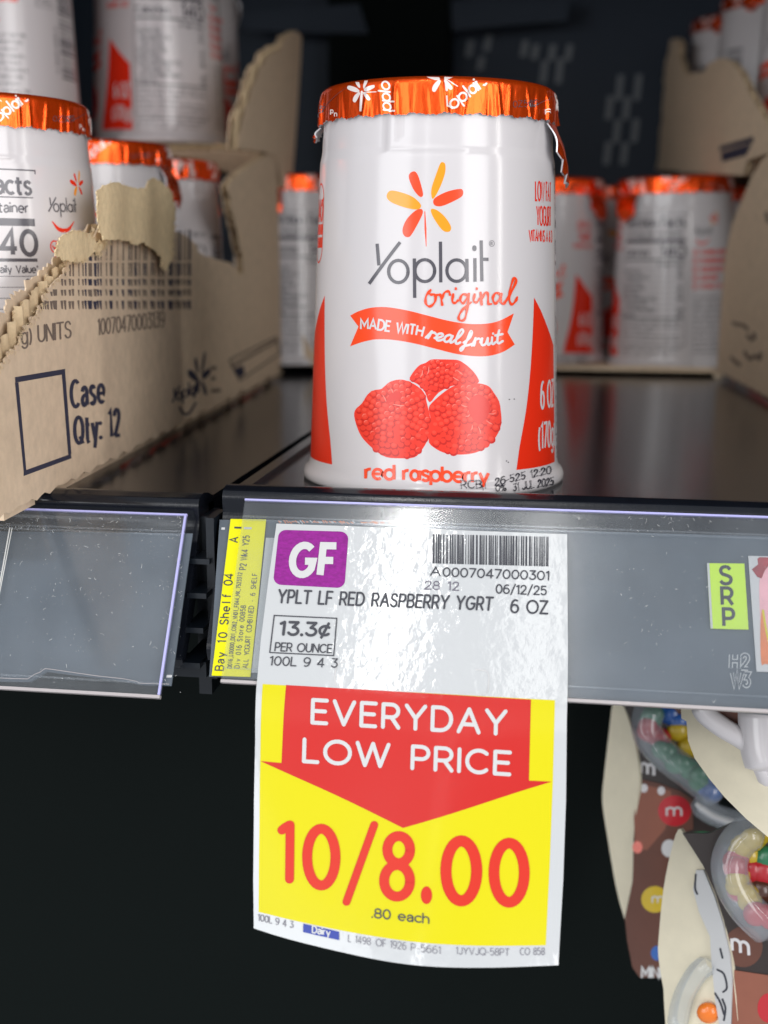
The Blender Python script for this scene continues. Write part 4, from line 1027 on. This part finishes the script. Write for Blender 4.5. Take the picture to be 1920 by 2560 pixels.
label_card('printed_strip', [Z4(835, 186), Z4(2300, 202), Z4(2300, 260), Z4(830, 240)], INSERT, -.5, 'thin printed strip peeking out above the price tag', 'label', A, (0, -46, -6))
A = Art()
for ch, x, y, wd, sz in (('S', 1322, 738, 86, 122), ('R', 1334, 888, 84, 120), ('P', 1346, 1040, 82, 122)): A.text(ch, *Z7(x, y), sz/2.86, T_BLK, .2, 1, ex=(1, .01), ey=(-.04, -1), width=wd/2.86*.88, cap='butt')
A.poly([Z7(1224, 590), Z7(1240, 590), Z7(1266, 1059), Z7(1250, 1058)], T_WHI, 1)
label_card('srp_label', [Z7(1225, 590), Z7(1492, 593), Z7(1522, 1065), Z7(1250, 1058)], L_LIM, -.4, 'small lime green label reading SRP on the right label holder', 'label', A, (82, -52, -18))
A = Art()
A.poly([Z7(*p) for p in [(1585, 560), (1600, 548), (1700, 550), (1900, 560), (1900, 640), (1665, 610), (1640, 640), (1615, 700), (1585, 690), (1545, 635), (1590, 600)]], MAROON, 1)
A.poly([Z7(*p) for p in catmull([(1640, 640), (1700, 615), (1900, 640), (1950, 1000), (1900, 1300), (1650, 1310), (1615, 1300), (1605, 1000), (1600, 720)], 4, True)], PINK, .5)
A.poly([Z7(*p) for p in catmull([(1620, 920), (1640, 1000), (1665, 1180), (1720, 1310), (1640, 1312), (1612, 1300), (1606, 1050)], 4, True)], ORNG, 1)
A.stroke([Z7(*p) for p in catmull([(1625, 930), (1650, 1080), (1690, 1230), (1740, 1310)], 4)], 5, T_YEL, 1.5)
label_card('picture_card', [Z7(1520, 538), Z7(2100, 548), Z7(2160, 1385), Z7(1580, 1366)], T_WHI, -.4, 'white card with a pink and orange picture at the right edge of the label holder', 'card', A, (104, -52, -18))

# ------------------------------------------------------------------ the hanging price tag
TB = -41.0
_u = np.linspace(0, 70, 281); _th = np.radians(np.interp(_u, [0, 9, 70], [32.4, 15.5, 13.0]))
_dy = np.concatenate([[0], np.cumsum(np.sin(_th[:-1])*.25)]); _dz = np.concatenate([[0], np.cumsum(np.cos(_th[:-1])*.25)])
def tagS(s, t, h):
    s, t, h = np.broadcast_arrays(np.asarray(s, float), np.asarray(t, float), np.asarray(h, float))
    base = hold(s, np.maximum(t, TB), h+1.55)
    u = np.clip(TB-t, 0, 69.9)
    w_ = np.clip((u-2)/52, 0, 1.3)
    bul = 8.5*w_**1.7*(1-((s-2)/37.5)**2)+.35*np.sin(s*.16)*np.clip(u/20, 0, 1)-1.5*w_*(s<-99)
    off = np.stack([0*s, -np.interp(u, _u, _dy)-bul-h*0, -np.interp(u, _u, _dz)], -1)
    return base+off
tagS.lim = 15.; tagS.guess = (0., -40.)
Z5 = lambda x, y: (500+x/1.803, 1230+y/1.803); Z6 = lambda x, y: (600+x/1.975, 1700+y/1.975)
tl = [Z5(345, 142), Z5(1655, 190)]
right = [(1419, 1500), (1420, 1640), (1419, 1720), (1417, 1800), (1415, 2000), (1408, 2200), (1396, 2413)]
botm = [Z6(1250, 1420), Z6(950, 1415), Z6(700, 1385), Z6(400, 1320), Z6(200, 1268), Z6(68, 1226)]
left = [(633, 2200), (635, 2000), (638, 1850), (641, 1718), (652, 1600), (671, 1450)]
outline = tl+right+catmull([right[-1]]+botm, 3)[1:]+left
A = Art(); q5 = 1/1.803; q6 = 1/1.975
def ey5(x): return (.122*max(0, (1418-x))/730, -1)
def t5(txt, x, y, wd, cp, w=.13, m_=T_BLK, slope=.036, **k):
    X, Y = Z5(x, y); A.text(txt, X, Y, cp*q5, m_, w, 2, ex=(1, slope), ey=ey5(X), width=wd*q5, **k)
rr_ = []
for cx, cy, a0 in ((388, 205, 180), (632, 212, 270), (618, 398, 0), (368, 385, 90)):
    rr_ += [Z5(px_, py_) for px_, py_ in ell(cx, cy, 36, 34, a0, a0+90, 5)]
A.poly(rr_, T_PUR, 0)
t5('GF', 410, 372, 190, 132, .245, T_WHI, .02, track=.34, cap='butt')
r = random.Random(12); x = 1050
while x < 1572:
    wd = r.choice((2.6, 2.6, 5, 7.5)); k = (x-1050)/525
    A.poly([Z5(x, 190+12*k), Z5(x+wd, 190+12*k), Z5(x+wd, 322+14*k), Z5(x-2, 322+14*k)], T_BLK, 1); x += wd+r.choice((3, 4, 6, 8.5))
t5('A', 1040, 376, 42, 38, .15); t5('0007047000301', 1096, 380, 476, 38, .16)
t5('28', 1013, 438, 66, 36, .15, T_GRY); t5('12', 1118, 442, 48, 36, .15, T_GRY); t5('06/12/25', 1335, 456, 225, 38, .16)
t5('YPLT LF RED RASPBERRY YGRT', 352, 498, 962, 56, .165, track=.26); t5('6 OZ', 1402, 543, 164, 56, .155)
for a, b_ in (((335, 557), (617, 570)), ((617, 570), (603, 738)), ((603, 738), (315, 724)), ((315, 724), (335, 557))): A.stroke([Z5(*a), Z5(*b_)], 2.9, T_BLK, 2)
t5('13.3\u00a2', 360, 642, 222, 56, .22); t5('PER OUNCE', 338, 716, 254, 36, .16); t5('100L 9 4 3', 315, 780, 302, 38, .15)
slot = [Z5(*p) for p in catmull([(690, 778), (650, 766), (622, 775), (609, 810), (608, 850), (616, 874), (640, 884)], 4)+[(900, 897), (1240, 912)]+catmull([(1270, 914), (1294, 900), (1300, 860), (1300, 825), (1286, 805), (1240, 800)], 4)]
A.stroke([(x, y) for x, y in slot], 1.3, T_GRY if False else P_PALE, 1, 'butt'); A.stroke([(x+1.2, y+1.6) for x, y in slot], 1.0, DUST, .6, 'butt')
ye = [Z6(112, 20), Z6(1555, 100), Z6(1545, 500), Z6(1530, 900), Z6(1510, 1310)]+[Z6(*p) for p in catmull([(1510, 1310), (1200, 1312), (900, 1297), (600, 1255), (300, 1195), (92, 1145)], 4)][1:]+[Z6(94, 900), Z6(98, 500)]
A.poly(ye, T_YEL, 0)
A.poly([Z6(*p) for p in [(228, 25), (1437, 97), (1427, 497), (1540, 502), (805, 731), (100, 400), (205, 410)]], T_RED, 1)
def t6(txt, x, y, wd, cp, w, m_, slope, lean=.02, **k):
    X, Y = Z6(x, y); A.text(txt, X, Y, cp*q6, m_, w, 2.5, ex=(1, slope), ey=(lean, -1), width=wd*q6, **k)
t6('EVERYDAY', 358, 211, 950, 112, .175, T_WHI, .060, .03, track=.3); t6('LOW PRICE', 316, 402, 1014, 108, .18, T_WHI, .064, .03, track=.27)
PR = mat('tag_digit_red', (.64, .026, .010), .42, spec=.3)
A.stroke([Z6(*p) for p in catmull([(207, 742), (225, 728), (246, 716)], 3)], 44*q6, PR, 2.5); A.stroke([Z6(248, 716), Z6(245, 984)], 44*q6, PR, 2.5)
def ring(cx, cy, rx, ry, w):
    A.stroke([Z6(*p) for p in ell(cx, cy, rx, ry, 0, 372, 36)], (w+5)*q6, PR, 2.5, 'butt')
ring(402, 875, 70, 140, 44); A.stroke([Z6(663, 716), Z6(526, 1096)], 39*q6, PR, 2.5)
ring(784, 838, 56, 67, 44); ring(776, 992, 64, 78, 44); A.disc(*Z6(921, 1063), 28*q6, 44*q6, PR, 2.5, 20)
ring(1093, 943, 76, 148, 50); ring(1329, 952, 75, 146, 48)
t6('.80 each', 652, 1172, 280, 44, .16, T_BLK, .105)
t6('100L 9 4 3', 90, 1188, 172, 32, .11, T_GRY, .215)
A.poly([Z6(313, 1203), Z6(490, 1243), Z6(490, 1285), Z6(312, 1245)], T_BLU, 2); t6('Dairy', 358, 1247, 86, 33, .2, T_WHI, .2, cap='butt')
t6('L 1498', 535, 1292, 110, 34, .09, T_GRY, .155, cap='butt'); t6('OF 1926', 672, 1313, 148, 35, .09, T_GRY, .13, cap='butt'); t6('P-5661', 845, 1337, 145, 35, .09, T_GRY, .11, cap='butt')
t6('1JYVJQ-58PT', 1068, 1354, 262, 34, .09, T_GRY, .03, cap='butt'); t6('CO 858', 1384, 1358, 120, 34, .09, T_GRY, -.01, cap='butt')
e = MB()
P = inv(tagS, np.array(outline)); B_ = Art(); B_.poly([tuple(p) for p in P], PAPER); B_.p = [(a, b_, 0) for a, b_, _ in B_.p]
e.art(B_, tagS, px=False, step=(2.2, 1.5), curved=True, h=-.02)
e.art(B_, tagS, px=False, step=(2.2, 1.5), h=-.24, smooth=True)
n = len(P); Fa = tagS(P[:, 0], P[:, 1], np.zeros(n)-.02); Fb = tagS(P[:, 0], P[:, 1], np.zeros(n)-.24)
for i in range(n): e.face([Fa[i], Fa[(i+1) % n], Fb[(i+1) % n], Fb[i]], PAPER)
e.art(A, tagS, step=(2.2, 1.5), curved=True)
TG = tag(e.build('price_tag', None, (0, -60, -45)), 'white, red and yellow price tag reading Everyday Low Price 10/8.00', 'price tag')

# ------------------------------------------------------------------ candy topped packs on the shelf below
Z8 = lambda x, y: (1440+x/2.698, 1740+y/2.698)
def ray_pt(px_, depth):
    x, y = px_; d = fwd+RT*(x-960)/FPX+UP*(1280-y)/FPX; return CAM+d*depth
def pack(depth, edge, leaf, front, top, label, extra, name='candy_yogurt_pack', brown=S_BRN):
    p = ray_pt(Z8(*edge), depth)
    n1 = (.62, -.78, 0); ps = plane(p, n1, (.0, .0, 1))     # side flap: e1 runs away to the right-front
    ps = plane(p, (.80, -.60, 0), (.12, .1, 1)); pf = plane(p, (1, -.06, 0), (0, .28, 1))
    root = empty(name, p-np.array([0, 0, 60]), label, 'yogurt pack', 'candy topped yogurt packs on the lower shelf'); o = tuple(p-np.array([0, 0, 60]))
    if leaf:
        e = MB(); slab(e, ps, [Z8(*q_) for q_ in catmull(leaf, 3, True)], S_BEI, 1.2); e.build('side_flap', root, o)
    if front:
        e = MB(); slab(e, pf, [Z8(*q_) for q_ in front], brown, 1.2, -.1); A = Art(); extra('front', A, e, pf); e.art(A, pf, h=-.1); e.build('front_panel', root, o)
    if top:
        e = MB(); slab(e, pf, [Z8(*q_) for q_ in top], S_DRK, 1.2, -.5); A = Art(); extra('top', A, e, pf); e.art(A, pf, h=-.5); e.build('top_panel', root, o)
    extra('dome', None, root, (p, pf, o))
    return root
def tube(mb, surf, P, r, m, h=3, seg=10):
    Q = inv(surf, np.array([Z8(*p) for p in catmull(P, 5)], float)); C_ = surf(Q[:, 0], Q[:, 1], np.full(len(Q), h))
    G = []
    for i, c in enumerate(C_):
        t = C_[min(i+1, len(C_)-1)]-C_[max(i-1, 0)]; t /= np.linalg.norm(t); a = np.cross(t, [0, -1, .3]); a /= np.linalg.norm(a); b_ = np.cross(t, a)
        k = min(1, .5+min(i, len(C_)-1-i)*.25)
        G.append([c+(a*math.cos(x)+b_*math.sin(x))*r*k for x in np.linspace(0, 2*math.pi, seg+1)])
    mb.grid(np.array(G), m)
def candy(mb, surf, x, y, r, col, h=2, sy=1.0):
    Q = inv(surf, np.array([Z8(x, y)], float)); c = surf(Q[:, 0], Q[:, 1], np.array([float(h)]))[0]
    G = [[c+np.array([math.cos(a)*math.cos(b_)*r, math.sin(b_)*r*.62, math.sin(a)*math.cos(b_)*r*sy]) for b_ in np.linspace(-math.pi/2, math.pi/2, 9)] for a in np.linspace(0, 2*math.pi, 15)]
    mb.grid(np.array(G), CANDY[col])
def fill_arc(mb, surf, P, cols, r_, seed):
    q_ = catmull(P, 3); g_ = random.Random(seed)
    for i_, (x, y) in enumerate(q_):
        k = cols[min(len(cols)-1, int(i_/len(q_)*len(cols)))]
        candy(mb, surf, x+g_.uniform(-26, 26), y+g_.uniform(-20, 20), r_*g_.uniform(.85, 1.1), k if g_.random() < .85 else g_.choice(cols), g_.uniform(0, 3))
PXD = lambda d: d/FPX/2.698        # zoomed px -> mm at depth d
def exA(kind, A, e, sf):
    q = 1/2.698
    if kind == 'front':
        A.poly([Z8(*p) for p in [(420, 590), (640, 640), (650, 760), (600, 900), (480, 1040), (400, 1030), (390, 820)]], S_BRL, .5)  # lighter patch: sheen on the upper panel painted into the colour
        A.disc(*Z8(665, 775), 112*q, 104*q, CANDY['red'], 1, 24); A.text('m', *Z8(612, 808), 80*q, T_WHI, .17, 2, width=98*q, cap='butt')
        A.disc(*Z8(628, 1028), 52*q, 60*q, T_WHI, 1, 18); A.disc(*Z8(532, 1372), 92*q, 90*q, CANDY['yellow'], 1, 22); A.text('m', *Z8(515, 1395), 62*q, T_WHI, .17, 2, width=72*q, cap='butt')
        A.disc(*Z8(550, 1735), 45*q, 50*q, CANDY['blue'], 1, 18); A.text('MINIS', *Z8(445, 1900), 70*q, T_WHI, .22, 2, width=170*q, cap='butt')
        for x, y in ((458, 622), (575, 640)): A.disc(*Z8(x, y), 26*q, 30*q, P_PALE, 1, 12)
        A.disc(*Z8(415, 1020), 34*q, 42*q, B_HIGH, 1, 12)
    elif kind == 'top':
        A.text('m', *Z8(440, 520), 100*q, P_PALE, .2, 1, ex=(1, .2), width=85*q, cap='butt')
        A.disc(*Z8(850, 965), 105*q, 48*q, CANDY['green'], 1, 20)
    else:
        p, pf, o = sf; d = MB(); c = MB()
        tube(d, pf, [(520, 40), (478, 150), (492, 260), (590, 380), (720, 480), (850, 580), (960, 680)], 4.4, CLEARD, 5)
        tube(d, pf, [(790, 690), (900, 770), (1020, 815), (1150, 845)], 3.2, CLEARD, 4)
        tube(d, pf, [(800, 700), (900, 775), (1020, 822), (1150, 852)], 1.2, T_WHI, 6)
        fill_arc(c, pf, [(535, 60), (510, 160), (520, 260), (610, 375), (720, 460), (850, 560), (900, 640)], ['green', 'green', 'red', 'red', 'green', 'green', 'green', 'blue', 'blue', 'blue'], 3.0, 5)
        for x, y, k in ((640, 130, 'blue'), (690, 180, 'blue'), (690, 240, 'yellow'), (760, 350, 'yellow'), (700, 90, 'brown')): candy(c, pf, x, y, 3.4, k, -1)
        c.build('candy_topping', e, o); d.build('clear_dome', e, o)
leafA = [(250, 45), (305, 40), (360, 180), (400, 330), (428, 560), (410, 760), (388, 950), (380, 1250), (345, 1500), (320, 1480), (270, 1290), (220, 1000), (178, 720), (188, 550), (222, 250)]
pack(352, (405, 800), leafA, [(430, 560), (560, 590), (700, 640), (790, 700), (790, 900), (690, 930), (640, 1100), (610, 1400), (640, 1900), (430, 1900), (380, 1830), (345, 1650), (330, 1500), (382, 1250), (388, 1000), (410, 760)],
     [(300, 30), (700, 20), (760, 300), (860, 690), (1100, 840), (1200, 850), (1100, 1100), (690, 1000), (700, 640), (430, 560), (400, 330), (355, 170)], 'brown candy yogurt pack with a red m disc, beside the black gap', exA, brown=S_BRN)
def exB(kind, A, e, sf):
    q = 1/2.698
    if kind == 'front': A.disc(*Z8(1300, 2105), 76*q, 100*q, CANDY['red'], 1, 24)
    elif kind == 'top':
        A.disc(*Z8(1130, 1695), 130*q, 138*q, S_BRN, 1, 26); A.text('m', *Z8(1055, 1720), 120*q, P_PALE, .17, 2, ex=(1, .28), ey=(-.05, -1), width=112*q, cap='butt')
    else:
        p, pf, o = sf; d = MB(); c = MB()
        tube(d, pf, [(1230, 850), (1090, 950), (1025, 1090), (1045, 1230), (1120, 1370), (1220, 1480), (1320, 1560)], 4.4, CLEARD, 5)
        fill_arc(c, pf, [(1210, 930), (1110, 1020), (1070, 1120), (1080, 1230), (1140, 1350), (1230, 1450), (1320, 1520)], ['yellow', 'yellow', 'red', 'red', 'yellow', 'yellow', 'yellow', 'red', 'red'], 3.0, 6)
        for x, y, k in ((1160, 1090, 'yellow'), (1180, 1190, 'red'), (1290, 1105, 'green'), (1260, 1200, 'red'), (1240, 1330, 'brown')): candy(c, pf, x, y, 3.6, k, -1)
        c.build('candy_topping', e, o); d.build('clear_dome', e, o)
        w_ = MB(); ps = plane(p, (.80, -.60, 0), (.12, .1, 1))
        slab(w_, ps, [Z8(*t) for t in [(820, 1170), (870, 1170), (940, 1340), (1000, 1530), (1048, 1750), (1062, 1900), (1056, 2260), (985, 2260), (950, 2050), (925, 1800), (915, 1620), (840, 1450), (800, 1300)]], T_WHI, .6, .8)
        A = Art()
        for P in ([(965, 1840), (1010, 1870), (1030, 1960), (1005, 1990)], [(950, 2000), (985, 2060), (1010, 2140)], [(985, 1700), (1000, 1760)], [(820, 1200), (815, 1290), (830, 1330)], [(1000, 2040), (1020, 2100), (1010, 2180)]): A.stroke([Z8(*t) for t in catmull(P, 3)], 5, T_BLK, 1)
        w_.art(A, ps, h=.8); w_.build('printed_lid_edge', e, o)
        g = MB(); tube(g, ps, [(930, 1790), (850, 1850), (770, 1980), (730, 2100), (705, 2260)], 2.6, CLEARD, 2); candy(g, ps, 905, 2130, 2.8, 'orange', 1); g.build('tub_rim', e, o)
leafB = [(690, 900), (740, 950), (860, 1150), (940, 1330), (1000, 1520), (1050, 1750), (1065, 1900), (1060, 2300), (650, 2300), (590, 1980), (555, 1750), (560, 1600), (590, 1300), (640, 1050)]
pack(300, (1050, 1750), leafB, [(1060, 1850), (1400, 1900), (1400, 2300), (1050, 2300)], [(720, 930), (900, 930), (1050, 860), (1400, 800), (1400, 1910), (1062, 1860), (1046, 1750), (1000, 1520), (940, 1330), (860, 1150)],
     'brown candy yogurt pack in the bottom right corner with a dark m disc', exB, brown=S_BRL)
def exC(kind, A, e, sf):
    if kind == 'dome':
        p, pf, o = sf; d = MB()
        tube(d, pf, [(830, 40), (865, 110), (980, 200), (1100, 270), (1190, 340), (1250, 460), (1310, 600)], 2.4, WHITE, 4)
        tube(d, pf, [(1230, 40), (1235, 200), (1250, 350), (1290, 480)], 5.0, WHITE, 4)
        d.build('cup_rim', e, o)
        b_ = MB(); slab(b_, pf, [Z8(*t) for t in [(840, 40), (1200, 40), (1195, 330), (1060, 240), (900, 140)]], S_BRL, 1.2, 1); b_.build('front_panel', e, o)
leafC = [(708, 60), (710, 150), (745, 170), (755, 300), (800, 420), (900, 560), (1000, 680), (1150, 830), (1400, 1040), (1400, 700), (1270, 540), (1180, 350), (1060, 270), (900, 160), (840, 60), (780, 30)]
def packC():
    root = pack(282, (1000, 400), None, None, None, 'pale board sleeve with white cup rims just under the label holder', exC)
    p = ray_pt(Z8(1000, 400), 282); e = MB(); pc = plane(p, (.8, -.5, 0), (.1, .35, 1)); slab(e, pc, [Z8(*t) for t in leafC], S_BEI, 1.2)
    e.build('side_flap', root, tuple(p-np.array([0, 0, 60])))
packC()
